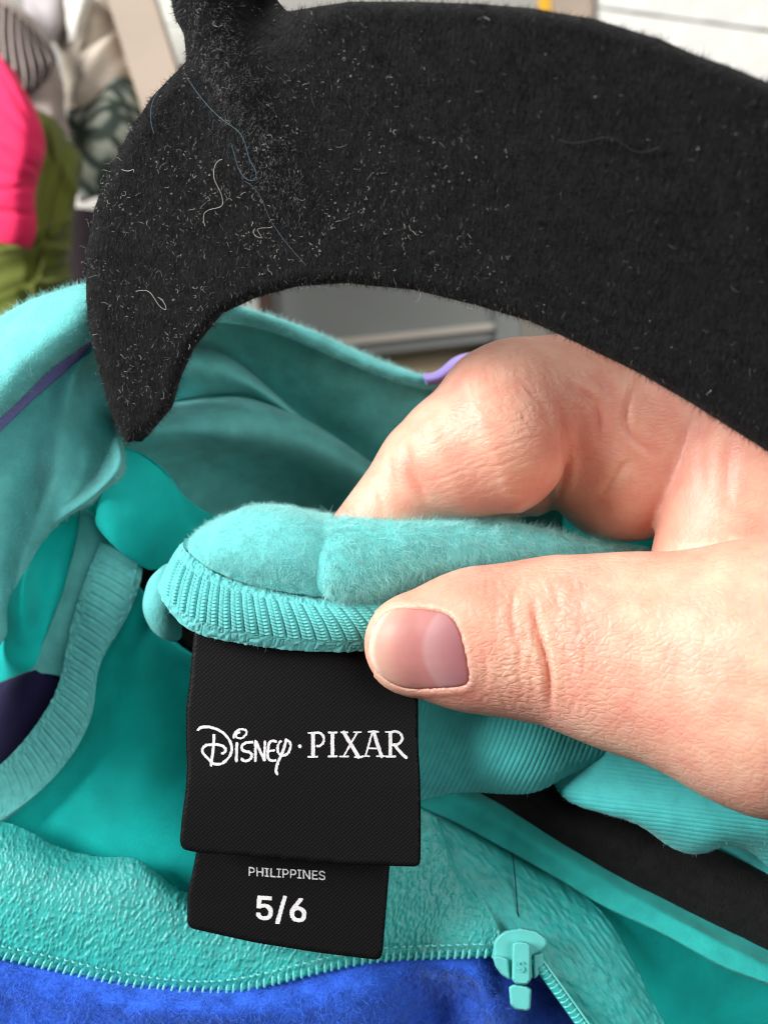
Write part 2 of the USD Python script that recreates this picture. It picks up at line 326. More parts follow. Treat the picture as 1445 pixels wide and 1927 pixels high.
def tube(pts, radii, sides=8, closed_ends=True):
    """A swept tube through camera-mm points, as (vertices, triangles) in world metres."""
    p = np.asarray(pts, float); n = len(p); t = np.gradient(p, axis=0); t /= np.linalg.norm(t, axis=1, keepdims=True)
    ref = np.array([0, 0, 1.0]); a = np.cross(t, ref); bad = np.linalg.norm(a, axis=1) < 0.2; a[bad] = np.cross(t[bad], [1.0, 0, 0]); a /= np.linalg.norm(a, axis=1, keepdims=True)
    b = np.cross(t, a); g = np.arange(sides) * 2 * np.pi / sides; r = np.broadcast_to(radii, (n,))
    V = p[:, None] + r[:, None, None] * (np.cos(g)[None, :, None] * a[:, None] + np.sin(g)[None, :, None] * b[:, None])
    i, j = np.meshgrid(np.arange(n - 1), np.arange(sides), indexing='ij')
    q = np.stack([i * sides + j, i * sides + (j + 1) % sides, (i + 1) * sides + (j + 1) % sides, (i + 1) * sides + j], -1).reshape(-1, 4)
    T = [q[:, [0, 1, 2]], q[:, [0, 2, 3]]]; V = V.reshape(-1, 3); k = len(V)
    V = np.vstack([V, p[:1], p[-1:]]); e = np.arange(sides)
    T += [np.stack([np.full(sides, k), (e + 1) % sides, e], -1), np.stack([np.full(sides, k + 1), k - sides + e, k - sides + (e + 1) % sides], -1)]
    m = trimesh.Trimesh(c2w(V), np.vstack(T), process=False); m.fix_normals()
    return m


def cables(parts):
    return trimesh.util.concatenate(parts)


def box_c(x0, y0, x1, y1, d0, d1):
    """A box whose front rectangle is seen at depth d0 and which goes back to depth d1 (square to the camera)."""
    f = px2c(np.array([x0, x1, x1, x0]), np.array([y0, y0, y1, y1]), d0); b = f.copy(); b[:, 2] = -d1
    V = c2w(np.vstack([f, b])); m = trimesh.convex.convex_hull(V); return m


def obox(cl, width_px, d, depth_mm):
    """A straight board between two pixel points at depth d."""
    (xa, ya), (xb, yb) = cl; da, db = d if np.ndim(d) else (d, d)
    a, b = px2c(xa, ya, da), px2c(xb, yb, db); ax = (b - a) / np.linalg.norm(b - a); z = np.array([0, 0, 1.0]); s = np.cross(z, ax); s /= np.linalg.norm(s); z = np.cross(ax, s)
    w = width_px * (da + db) / 2 / FOC / 2
    pts = [p + i * s * w + j * z * depth_mm / 2 - z * depth_mm / 2 for p in (a, b) for i in (-1, 1) for j in (-1, 1)]
    return trimesh.convex.convex_hull(c2w(np.array(pts)))


# ================================================================== SETTING
def quad(pts, back):
    f = px2c(*np.array(pts, float).T); n = normals(np.array([[f[0], f[1]], [f[3], f[2]]]))[0, 0]
    return trimesh.convex.convex_hull(c2w(np.vstack([f, f - n * back])))


fl = trimesh.creation.box((4.0, 4.0, 0.04)); fl.apply_translation((0, 1.0, -0.02))
top('floor', fl, 'concrete', None, None, kind='structure', smooth=False)
#@BACKGROUND
wl = trimesh.creation.box((4.0, 0.06, 3.0)); wl.apply_translation((0, 1.25, 1.5))
top('back_wall', wl, 'plaster', 'pale plaster wall far behind the hanger, top edge of the picture', 'wall', smooth=False)

pw = thing('plank_wall', at(1400, 60, 620), 'white rough painted plank cladding at the upper right behind the hanger', 'wall')
for (ya, yb, ha, hb) in ((-330, -250, -160, -85), (-157, -82, 10, 74), (16, 80, 172, 236), (176, 240, 336, 398)):
    Q = [(1127, ya, 640), (1800, yb + 30, 560), (1800, hb + 30, 560), (1127, ha, 640)]
    A = Sheet([[Q[0], Q[1]], [Q[3], Q[2]]], 90, 24, thick=14, wrinkle=1.6, wscale=14, seed=int(ya + 400))
    part(pw, 'plank', A.mesh()[0], 'white_paint', smooth=40)

ps = thing('door_post', at(1080, 10, 655), 'pale beige door post beside the white planks at the top edge', 'post')
part(ps, 'post', box_c(1041, -300, 1116, 140, 650, 700), 'beige_paint', smooth=False)
part(ps, 'trim', box_c(1117, -300, 1124, 140, 655, 705), 'white_paint', smooth=False)
top('yellow_strip', box_c(1019, -60, 1037, 120, 662, 680), 'yellow_plastic', 'narrow yellow strip beside the beige post at the top edge', 'strip', smooth=False)

cb = thing('metal_cabinet', at(720, 600, 560), 'dark grey metal cabinet seen through the gap under the hanger', 'cabinet')
part(cb, 'front_panel', quad([(500, 480, 560), (930, 455, 560), (935, 640, 560), (500, 690, 560)], 60), 'grey_metal', smooth=False)
part(cb, 'rail', quad([(610, 641, 556), (931, 607, 556), (931, 619, 556), (610, 654, 556)], 5), 'pale_metal', smooth=False)
part(cb, 'corner_post', quad([(933, 440, 552), (977, 440, 552), (979, 720, 552), (935, 720, 552)], 50), 'grey_metal', smooth=False)
part(cb, 'rail', quad([(480, 480, 555), (506, 480, 555), (520, 720, 555), (494, 720, 555)], 40), 'brown_leather', smooth=False)
top('tan_board', quad([(560, 672, 590), (1080, 640, 590), (1080, 800, 560), (560, 830, 560)], 30), 'tan_board', 'tan board lying below the grey cabinet rail, above the mint rim', 'board', smooth=False)
top('side_panel', quad([(980, 560, 600), (1120, 560, 600), (1120, 800, 600), (980, 800, 600)], 30), 'pale_metal', 'pale panel right of the grey cabinet, just above the bent finger', 'panel', smooth=False)

# shelf upright and boxes, top left
top('shelf_upright', obox([(222, -80), (318, 230)], 84, 436, 25), 'beige_paint', 'beige slanting shelf upright between the cream shirt and white cartons', 'upright', smooth=False)
for i, (a, b, lab) in enumerate((((300, -60), (332, 40), 'upper white carton edge left of the hanger neck'), ((325, 44), (350, 118), 'lower white carton edge left of the hanger neck'))):
    top('carton', obox([a, b], 42 if i == 0 else 34, 520, 30), 'white_card', lab, 'carton', smooth=False)

# heap of clothes behind, top left
def cloth(name, rows, mat, label, cat='clothing', wr=1.5, ws=22, seed=1, nu=80, nv=60, thick=2.5, relief=None):
    rl = None if relief is None else (lambda u, v, A_: relief(u, v, A_) * np.clip(6 * u * (1 - u), 0, 1) * np.clip(6 * v * (1 - v), 0, 1))
    A = Sheet(rows, nu, nv, relief=rl, thick=thick, wrinkle=wr, wscale=ws, seed=seed)
    m, uv = A.mesh(); return top(name, m, mat, label, cat, uv=uv)


def folds(terms):
    def f(u, v, A):
        return sum(a * np.exp(-((np.cos(th) * (A[..., 0] - x) + np.sin(th) * (A[..., 1] - y)) / w) ** 2) for x, y, th, w, a in terms)
    return f


cloth('cream_shirt', [[(90, -40, 480), (130, -40, 462), (180, -30, 462), (230, -40, 480)], [(95, 60, 470), (140, 60, 455), (190, 70, 452), (250, 70, 475)], [(115, 140, 465), (150, 150, 452), (210, 130, 450), (275, 150, 470)], [(130, 205, 468), (170, 200, 455), (220, 190, 455), (290, 210, 470)]], 'cream_cotton', 'crumpled cream shirt left of the beige upright', seed=3, wr=6, ws=28, relief=folds([(185, 120, 0.5, 14, 5), (150, 60, 0.3, 10, -5), (220, 60, -0.4, 12, 5)]))
cloth('white_shirt', [[(118, -40, 455), (150, -40, 440), (190, -40, 445)], [(122, 20, 450), (145, 20, 436), (172, 10, 445)], [(128, 80, 452), (142, 76, 444), (150, 68, 452)]], 'white_cotton', 'bright white cloth at the top above the cream shirt', seed=5, wr=3)
cloth('lilac_shirt', [[(20, -50, 470), (80, -50, 455), (135, -50, 465)], [(50, 20, 465), (90, 30, 450), (128, 10, 462)], [(70, 70, 465), (95, 80, 455), (112, 62, 465)]], 'lilac_cotton', 'pale lilac grey shirt at the top left above the striped top', seed=6, wr=4)
cloth('leaf_print_shirt', [[(130, 205, 452), (175, 175, 440), (215, 140, 440), (290, 200, 455)], [(130, 250, 448), (180, 230, 436), (230, 210, 436), (290, 250, 450)], [(140, 310, 450), (180, 300, 440), (220, 290, 440), (290, 320, 452)], [(150, 380, 455), (180, 370, 448), (220, 370, 448), (290, 390, 455)]], 'leaf_print', 'beige shirt with dark green leaf print, under the cream shirt', seed=7, wr=4)
cloth('grey_top', [[(-40, -30, 440), (20, 0, 430), (60, 30, 436), (80, 60, 445)], [(-40, 80, 430), (20, 80, 422), (70, 90, 425), (105, 110, 440)], [(-20, 160, 428), (50, 170, 420), (90, 160, 420), (120, 180, 436)], [(40, 230, 432), (75, 240, 422), (105, 245, 420), (142, 255, 434)]], 'grey_cotton', 'taupe grey top between the striped top and the leaf print shirt', seed=8, wr=4, ws=20)
cloth('striped_top', [[(-60, -10, 426), (10, 10, 420), (50, 40, 420), (75, 65, 424)], [(-60, 60, 420), (0, 70, 414), (50, 90, 412), (100, 95, 420)], [(-60, 130, 418), (10, 135, 410), (60, 130, 410), (105, 112, 416)], [(-60, 190, 420), (10, 180, 414), (60, 165, 412), (95, 140, 418)]], 'striped_cotton', 'dark top with thin pale stripes, above the pink top', seed=9, wr=2)
cloth('white_cuff', [[(140, 330, 470), (185, 335, 470)], [(136, 395, 468), (190, 405, 468)]], 'white_cotton', 'small scrap of white cloth between the olive trousers and the hanger', wr=1)
cloth('brown_belt', [[(140, 300, 478), (200, 300, 478)], [(140, 350, 476), (200, 380, 476)]], 'brown_leather', 'dark brown strap between the leaf print shirt and the hanger', wr=1)
cloth('black_trousers', [[(115, 390, 460), (160, 392, 452), (220, 400, 460)], [(110, 470, 455), (150, 470, 448), (220, 480, 455)], [(110, 560, 455), (150, 570, 448), (220, 580, 455)]], 'black_cotton', 'black garment between the olive trousers and the hanger', wr=2)
cloth('olive_trousers', [[(-60, 210, 420), (20, 205, 405), (72, 205, 400), (100, 222, 408), (120, 240, 420)],
                         [(-60, 280, 412), (20, 280, 394), (80, 270, 388), (120, 268, 392), (150, 280, 410)],
                         [(-60, 340, 410), (20, 340, 392), (90, 335, 385), (128, 325, 388), (158, 322, 410)],
                         [(-60, 400, 406), (20, 400, 390), (80, 400, 384), (115, 400, 390), (140, 405, 408)],
                         [(-60, 470, 402), (10, 470, 388), (80, 460, 382), (115, 465, 388), (134, 480, 408)],
                         [(-60, 560, 398), (10, 560, 382), (70, 550, 380), (115, 530, 388), (138, 545, 405)],
                         [(-60, 680, 398), (10, 680, 386), (80, 670, 384), (160, 650, 400), (190, 650, 410)]], 'olive_cotton', 'crumpled olive green trousers beneath the pink top', seed=11, wr=2.2, ws=20, nu=140, nv=150,
      relief=folds([(112, 300, -0.3, 9, 4), (104, 350, 0.25, 7, -6), (128, 360, 0.3, 6, 3), (90, 455, 1.45, 9, -6), (40, 490, 1.3, 10, 4), (60, 530, 1.2, 9, -5), (20, 555, 1.25, 9, 5), (90, 430, 1.0, 8, 4)]))
cloth('pink_top', [[(-80, 60, 380), (-20, 80, 368), (5, 105, 366), (30, 130, 372)], [(-80, 180, 372), (-10, 180, 356), (40, 190, 352), (72, 210, 364)], [(-80, 270, 368), (0, 270, 350), (50, 280, 348), (87, 288, 362)], [(-80, 350, 368), (-10, 350, 352), (40, 345, 350), (66, 352, 362)], [(-80, 410, 370), (-10, 410, 354), (40, 410, 352), (66, 405, 362)], [(-80, 440, 372), (-10, 455, 358), (30, 462, 356), (55, 468, 364)]], 'pink_cotton', 'bright pink top hanging at the left edge over the olive trousers', seed=12, wr=2.0, ws=26, nu=110, nv=110,
      relief=folds([(60, 250, 2.2, 16, 1.5), (20, 330, 1.9, 12, -1.5), (50, 352, 1.5, 5, -1.6), (10, 210, 2.3, 10, -2.0), (40, 300, 2.1, 5, -1.5), (30, 400, 1.7, 6, -1.4), (62, 235, 2.6, 5, -1.2)]))
#@HANGER
# ================================================================== HANGER
def hanger_depth(x, y):
    d = 138 - 0.028 * (x - 240) - 0.020 * (830 - y)
    d = d + 5.0 * np.exp(-((x - 495) / 60) ** 2 - ((y - 0) / 70) ** 2)                       # hollow beside the neck
    s = (x - 385) * 0.90 - (y - 60) * 0.43                                                  # ridge running down from the neck
    d = d - 2.6 * np.exp(-(s / 60) ** 2) * np.clip((420 - y) / 250, 0, 1)
    return d


HANG = [(322, -160), (322, 0), (330, 35), (346, 62), (351, 114), (328, 138), (287, 180), (245, 245), (205, 320), (178, 390), (163, 470), (162, 560), (172, 640), (190, 710), (212, 785), (238, 836), (290, 806), (325, 765), (340, 710), (368, 650), (418, 590), (480, 560), (560, 538), (650, 532), (780, 545), (900, 575), (1000, 605), (1050, 628), (1200, 700), (1300, 758), (1445, 850), (1750, 1050),
        (1750, 280), (1445, 154), (1370, 123), (1308, 102), (1246, 74), (1185, 55), (1117, 34), (1040, 22), (1000, 14), (900, 6), (780, 2), (660, 2), (591, 12), (540, 21), (522, 0), (470, -160)]
hg = thing('velvet_hanger', at(700, 300, 115), 'black velvet flocked clothes hanger with lint, arching across the top of the picture', 'hanger')
hp = Plate(HANG, hanger_depth, 5.0, 26, step=4.0, relief=lambda x, y: 0.10 * (meshkit.fbm(np.stack([x / 9, y / 9, x * 0], -1), 3, 4) - 0.5))
arm = part(hg, 'arm', hp.mesh(), 'velvet')
rng = np.random.default_rng(7)
P, N, XY = hp.sample(90000, rng); ok = (XY[:, 0] < 1480) & (XY[:, 1] > -30); P, N = P[ok], N[ok]
S, W = strands(P, N, 0.55, (0.25, -0.55, 0.0), 0.35, rng, 0.035, 0.4)
curves(arm + '/flock', S, W, 'velvet_fibre')
Pd, Nd, XYd = hp.sample(60000, rng)                                         # sheen of the neck ridge put into pale fibres, plus scattered dusty pile
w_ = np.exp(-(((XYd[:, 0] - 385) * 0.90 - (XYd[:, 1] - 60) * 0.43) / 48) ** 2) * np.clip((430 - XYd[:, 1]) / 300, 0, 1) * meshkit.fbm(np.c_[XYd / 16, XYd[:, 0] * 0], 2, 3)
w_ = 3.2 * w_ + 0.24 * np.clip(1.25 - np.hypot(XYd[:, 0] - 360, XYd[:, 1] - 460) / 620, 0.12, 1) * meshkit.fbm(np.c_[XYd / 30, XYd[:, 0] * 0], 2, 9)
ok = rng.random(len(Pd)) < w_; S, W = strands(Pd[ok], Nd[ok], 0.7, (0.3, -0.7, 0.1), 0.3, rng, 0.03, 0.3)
curves(arm + '/sheen_dust_nap', S, W, 'sheen_dust_fibre')
# lower bar, passing under the jersey
bar = spl([(298, 1196, 172), (500, 1295, 171), (880, 1455, 166), (1150, 1580, 160), (1445, 1722, 152), (1800, 1890, 146)], 90)
bc = px2c(bar[:, 0], bar[:, 1], bar[:, 2])
tb = tube(bc, np.linspace(54, 74, 90) * bar[:, 2] / FOC, 28)
part(hg, 'trouser_bar', tb, 'velvet')
Pb, Nb = np.repeat(bc, 160, 0), rng.normal(0, 1, (len(bc) * 160, 3)); Nb[:, 2] = np.abs(Nb[:, 2]); Nb /= np.linalg.norm(Nb, axis=1, keepdims=True); Pb = Pb + Nb * (np.repeat(np.linspace(54, 74, 90) * bar[:, 2] / FOC, 160))[:, None] + rng.uniform(-0.6, 0.6, (len(Pb), 1)) * np.array([0.85, -0.4, 0.25])
S, W = strands(Pb, Nb, 0.6, (0.3, -0.4, 0), 0.4, rng, 0.035, 0.4); curves(hg + '/trouser_bar/flock', S, W, 'velvet_fibre')
link = tube(spl(np.array([px2c(258, 770, 143), px2c(258, 778, 156), px2c(262, 830, 172), px2c(285, 1100, 180), px2c(298, 1196, 172)]), 24), 3.2, 16)
part(hg, 'end_link', link, 'velvet')

# lint
P, N, XY = hp.sample(5600, rng)
keep = (XY[:, 0] < 1400) & (XY[:, 1] > -20) & (rng.random(len(P)) < np.clip(1.15 - np.hypot(XY[:, 0] - 380, XY[:, 1] - 480) / 560, 0.035, 1)); P, N, XYk = P[keep], N[keep], XY[keep]; cl_ = meshkit.fbm(np.c_[XYk / 42, XYk[:, 0] * 0], 2, 6) + rng.normal(0, 0.10, len(P)); P, N = P[cl_ > 0.48], N[cl_ > 0.48]
S, W = [], []
for p, n in zip(P, N):
    L = rng.choice([0.28, 0.5, 0.9, 1.9], p=[0.5, 0.32, 0.14, 0.04]) * rng.uniform(0.7, 1.3); k = 9
    a = rng.uniform(0, 6.28) + np.cumsum(rng.normal(rng.normal(0, 0.28), 0.35, k)); st = np.stack([np.cos(a), np.sin(a), 0.15 * rng.normal(0, 1, k)], -1) * L / k
    q = p + n * rng.uniform(0.35, 0.7) + np.cumsum(st, 0); q += n * 0; S.append(c2w(q)); W.append(np.full(k, rng.uniform(0.013, 0.038)) / 1000)
curves('/World/lint', S, np.concatenate(W), 'lint_fibre', 'short pale lint fibres scattered over the black velvet hanger', 'lint', 'stuff')


def thread(name, pts, mat, label, w=0.07, lift=0.75):
    w = w * 0.72
    q = spl([(x, y, 0) for x, y in pts], 50); d = hanger_depth(q[:, 0], q[:, 1]) - lift
    top(name, tube(px2c(q[:, 0], q[:, 1], d), w / 2 * 1.3, 5), mat, label, 'thread')


thread('thread', [(352, 145), (380, 185), (420, 225), (455, 255), (470, 300), (482, 325), (478, 338), (462, 335), (445, 305), (434, 268)], 'blue_thread', 'long dull blue thread with a hairpin bend, on the upper hanger')
thread('thread', [(298, 172), (286, 195), (284, 225), (290, 250)], 'blue_thread', 'short blue thread curling over the left shoulder edge of the hanger')
thread('thread', [(418, 299), (405, 310), (403, 335), (412, 355), (418, 385), (402, 392), (387, 398), (386, 425)], 'lint_fibre', 'long pale wavy thread on the left of the hanger', 0.06)
thread('thread', [(460, 340), (490, 370), (505, 405), (530, 445), (550, 470), (575, 498)], 'blue_thread', 'straight thin thread slanting down the hanger right of the wavy one', 0.04)
thread('thread', [(256, 548), (285, 553), (300, 575), (312, 582), (310, 572), (297, 560)], 'lint_fibre', 'pale looped thread on the lower left of the hanger', 0.06)
thread('thread', [(1052, 262), (1110, 264), (1155, 260), (1190, 282), (1215, 285), (1242, 276)], 'velvet_fibre', 'blurred grey thread on the right of the hanger', 0.2)
thread('thread', [(480, 430), (484, 445), (492, 446), (485, 432), (505, 428), (512, 425)], 'lint_fibre', 'small curled pale thread in the middle of the hanger', 0.05)
thread('thread', [(229, 318), (238, 321), (246, 320), (250, 318), (252, 324)], 'lint_fibre', 'short bright thread near the left edge of the hanger', 0.06)
#@COSTUME
# ================================================================== COSTUME
co = thing('fleece_costume', at(560, 1300, 150), 'teal fleece child costume with ribbed neckband and blue plush front, on the black hanger', 'clothing')


def sheet_part(name, rows, nu, nv, mat, parent=co, fuzzy=None, label=None, **k):
    A = Sheet(rows, nu, nv, **k); m, uv = A.mesh(); path = part(parent, name, m, mat, uv=uv, label=label)
    if fuzzy:
        mat2 = fuzzy.pop('mat', 'fleece_fibre'); S, W = A.fuzz(**fuzzy); curves(path + '/pile', S, W, mat2)
    return A, path


# deep inside of the garment (back of the body)
sheet_part('body_lining', [[(-300, 640, 215), (200, 620, 215), (700, 700, 215), (1500, 780, 215)], [(-300, 1200, 205), (200, 1150, 205), (700, 1150, 205), (1600, 1150, 205)], [(-300, 1750, 185), (200, 1700, 185), (700, 1700, 185), (1700, 1750, 185)]], 60, 60, 'lining', wrinkle=1.5, wscale=20)
# rim: rolled mint edge running from the left, behind the hanger, to the far side
rim_top = [(-520, 860, 150), (-160, 690, 150), (0, 604, 149), (60, 572, 148), (120, 549, 148), (175, 534, 150), (300, 530, 158), (455, 575, 168), (590, 622, 173), (700, 672, 176), (800, 705, 178), (835, 712, 178)]
rim_mid = [(-520, 980, 138), (-160, 790, 139), (0, 700, 140), (80, 632, 140), (165, 592, 142), (230, 576, 147), (300, 570, 154), (455, 588, 165), (590, 636, 170), (700, 686, 173), (800, 716, 175), (835, 722, 176)]
rim_bot = [(-520, 1150, 146), (-160, 925, 147), (0, 788, 146), (60, 730, 146), (120, 676, 147), (185, 636, 150), (300, 612, 157), (455, 612, 167), (590, 655, 172), (700, 703, 175), (800, 734, 177), (835, 738, 178)]
sheet_part('rim', [[(x, y + 24, d + 16) for x, y, d in rim_top], rim_top, rim_mid, rim_bot], 260, 50, 'fleece', wrinkle=0.5, wscale=7, thick=0.6,
           fuzzy=dict(n=16000, length=0.85, lean=(0.2, 0.35, 0.2), rnd=0.5, seed=2, width=0.03, mask=lambda a: a[:, 0] > -40))
# purple lining strip under the rim on the left, and the purple piping on the far right
sheet_part('purple_trim', [[(x, y - 14, d + 3) for x, y, d in rim_bot[1:7]], [(-160, 955, 152), (0, 812, 152), (60, 755, 152), (120, 703, 153), (185, 660, 155), (300, 640, 162)]], 80, 14, 'purple', wrinkle=0.2)
sheet_part('purple_trim', [[(796, 702, 174.5), (830, 692, 173), (850, 675, 172.5), (875, 665, 172.5), (910, 662, 173), (970, 668, 174)],
                           [(798, 712, 172.5), (834, 703, 171), (857, 686, 170.5), (880, 675, 170.5), (912, 672, 171), (970, 679, 172)],
                           [(802, 724, 174), (840, 716, 172.5), (864, 698, 172), (886, 686, 172), (915, 684, 172.5), (970, 691, 173.5)]], 50, 14, 'purple', wrinkle=0.2, thick=0.8)
# far inner wall with folds
sheet_part('inner_wall', [[(250, 615, 176)] + [(x, y - 8, d + 2) for x, y, d in rim_bot[6:]] + [(862, 704, 174.5), (905, 686, 174), (960, 690, 175), (1060, 690, 176)],
                          [(250, 690, 176), (350, 660, 178), (470, 680, 180), (600, 730, 182), (720, 780, 184), (850, 800, 186), (1060, 780, 188)],
                          [(250, 760, 182), (360, 700, 184), (470, 740, 188), (600, 820, 191), (700, 880, 193), (850, 900, 194), (1060, 900, 195)],
                          [(250, 860, 192), (360, 830, 193), (470, 860, 195), (600, 900, 197), (700, 960, 198), (850, 990, 199), (1060, 1000, 199)]], 160, 90, 'fleece', wrinkle=0.8, wscale=14, seed=4, fuzzy=dict(n=7000, length=0.6, lean=(0.2, -0.2, 0.1), rnd=0.6, seed=23, width=0.03))
sheet_part('wall_fold', [[(300, 640, 181), (352, 648, 178), (400, 652, 180), (480, 706, 183), (545, 764, 186), (600, 806, 190)],
                         [(300, 690, 172), (352, 690, 171), (410, 695, 173), (480, 728, 177), (545, 774, 182), (600, 808, 188)],
                         [(300, 748, 180), (345, 752, 178), (420, 742, 180), (480, 753, 183), (545, 784, 186), (600, 812, 190)]], 90, 40, 'fleece', wrinkle=0.4, wscale=10, seed=5)
sheet_part('wall_fold', [[(210, 778, 182), (330, 756, 181), (440, 749, 181), (510, 766, 182), (600, 804, 183), (692, 864, 185), (860, 960, 187)],
                         [(190, 800, 165), (330, 780, 166), (440, 775, 169), (520, 792, 172), (600, 826, 174), (700, 884, 176), (860, 980, 180)],
                         [(190, 830, 163), (330, 822, 165), (440, 828, 169), (530, 845, 173), (620, 880, 175), (720, 930, 177), (860, 1010, 182)],
                         [(190, 880, 170), (320, 872, 176), (440, 878, 181), (540, 910, 184), (640, 955, 186), (720, 995, 188), (860, 1040, 190)],
                         [(190, 990, 186), (320, 990, 188), (440, 1000, 190), (540, 1030, 191), (640, 1060, 192), (720, 1080, 193), (860, 1100, 194)],
                         [(190, 1100, 190), (320, 1100, 191), (440, 1110, 193), (540, 1130, 194), (640, 1140, 195), (720, 1150, 196), (860, 1170, 197)]], 140, 60, 'fleece', wrinkle=0.6, wscale=12, seed=6)
# thin bright lining hanging behind the hanger tip
sheet_part('lining_tongue', [[(205, 838, 158), (240, 842, 158), (300, 880, 160), (360, 945, 166), (440, 985, 172), (500, 1010, 178)],
                             [(205, 900, 154), (250, 905, 156), (300, 930, 160), (345, 975, 166), (410, 1010, 170), (480, 1040, 178)],
                             [(178, 972, 155), (215, 1000, 154), (270, 1010, 158), (320, 1000, 164), (390, 1030, 170), (460, 1060, 178)],
                             [(240, 1015, 162), (262, 1040, 161), (275, 1072, 161), (310, 1070, 164), (360, 1080, 170), (440, 1090, 178)]], 100, 80, 'lining', wrinkle=0.8, wscale=10, thick=0.3, seed=7)
# left inner wall; its unseen left end is pulled forward to shade the inside
sheet_part('inner_wall', [[(-520, 1150, 148), (-160, 925, 149), (0, 808, 154), (60, 750, 153), (120, 700, 153), (175, 660, 153), (230, 640, 156)],
                          [(-520, 1230, 138), (-180, 1000, 138), (0, 900, 158), (70, 850, 156), (130, 790, 154), (180, 755, 157), (215, 745, 160)],
                          [(-520, 1320, 136), (-190, 1080, 136), (0, 980, 160), (60, 940, 156), (110, 900, 152), (165, 870, 158), (225, 850, 151), (236, 868, 158)],
                          [(-520, 1400, 138), (-190, 1170, 138), (0, 1080, 163), (34, 1040, 159), (74, 995, 156), (118, 958, 154), (160, 934, 153), (206, 912, 152), (226, 905, 158)],
                          [(-520, 1500, 160), (-190, 1300, 160), (0, 1215, 167), (30, 1130, 163), (62, 1050, 160), (106, 990, 159), (154, 958, 158), (202, 940, 158), (222, 930, 163)]], 150, 110, 'fleece', wrinkle=0.3, wscale=11, thick=0.8, seed=8,
           fuzzy=dict(n=9000, length=0.7, lean=(0.2, -0.2, 0.2), rnd=0.5, seed=3, width=0.03, mask=lambda a: a[:, 0] > -30))
sheet_part('lining_panel', [[(-120, 1130, 178), (0, 1080, 172), (60, 1020, 166), (130, 945, 166), (200, 930, 168), (260, 960, 170)],
                            [(-120, 1180, 176), (0, 1150, 168), (45, 1100, 160), (75, 1080, 166), (140, 1060, 170), (220, 1050, 172)],
                            [(-120, 1260, 178), (0, 1240, 170), (50, 1190, 164), (80, 1180, 168), (130, 1160, 170), (200, 1150, 174)],
                            [(-120, 1330, 180), (0, 1300, 174), (60, 1270, 170), (100, 1260, 171), (130, 1240, 173), (180, 1230, 176)]], 90, 70, 'lining', wrinkle=0.9, wscale=12, thick=0.3, seed=9)
sheet_part('inner_wall', [[(150, 955, 164), (190, 985, 164), (205, 1010, 165)], [(135, 1050, 166), (165, 1080, 165), (190, 1100, 166)], [(95, 1180, 168), (125, 1190, 166.5), (150, 1200, 167)], [(40, 1270, 170), (90, 1270, 168), (125, 1280, 168)]], 40, 60, 'fleece', wrinkle=0.6, wscale=8, seed=10)
sheet_part('navy_panel', [[(-150, 1330, 178), (0, 1285, 172), (50, 1265, 169), (130, 1250, 172)], [(-150, 1400, 174), (0, 1360, 168), (50, 1330, 167), (130, 1310, 170)], [(-150, 1520, 172), (0, 1470, 168), (60, 1430, 168), (130, 1400, 170)]], 60, 40, 'navy', wrinkle=0.6, wscale=10)


def ribs(n, amp, margin=0.13, stitch=0, lean=(0.0, 0.0), edge=0.35):
    """Knitted ribs across a band, each two columns of stitches, with a chain-stitched cord along both edges; lean: shift of a rib from top to bottom, at both ends."""
    def f(u, v, A):
        ph = (u - (lean[0] + (lean[1] - lean[0]) * u) * v) * n
        x = (ph % 1) * 2 - 1
        prof = np.clip((1 - np.abs(x)) * 2.6, 0, 1) ** 0.6 - 0.18 * np.exp(-(x / 0.12) ** 2)
        inside = np.clip((v - margin) / 0.05, 0, 1) * np.clip((1 - margin - v) / 0.05, 0, 1)
        h = amp * (prof - 0.5) * inside
        if stitch:
            h = h + inside * amp * 0.16 * np.sin(2 * np.pi * (v * stitch + 0.55 * np.abs(x))) * np.clip(prof, 0, 1)
        w = meshkit.noise(np.stack([u * n * 3.2, v * 16, 0 * u], -1), 9)
        return h + (1 - inside) * edge * (0.2 + 1.3 * np.abs(w - 0.35))
    return f


sheet_part('neckband', [[(188, 1020, 163), (160, 1095, 163), (132, 1190, 163), (112, 1285, 162), (88, 1335, 161), (42, 1398, 160), (0, 1440, 159), (-80, 1510, 158)],
                        [(230, 1040, 161), (207, 1107, 161), (178, 1198, 161), (150, 1280, 160.5), (130, 1348, 159.5), (84, 1428, 158.5), (26, 1484, 158), (-80, 1556, 157)],
                        [(268, 1068, 162), (256, 1122, 162), (222, 1190, 162), (188, 1250, 161), (176, 1330, 160), (150, 1398, 159), (95, 1470, 158), (20, 1532, 157), (-80, 1600, 156)]], 520, 90, 'rib_knit', relief=ribs(30, 0.34, 0.13, edge=0.34), thick=1.2, wrinkle=0.12)
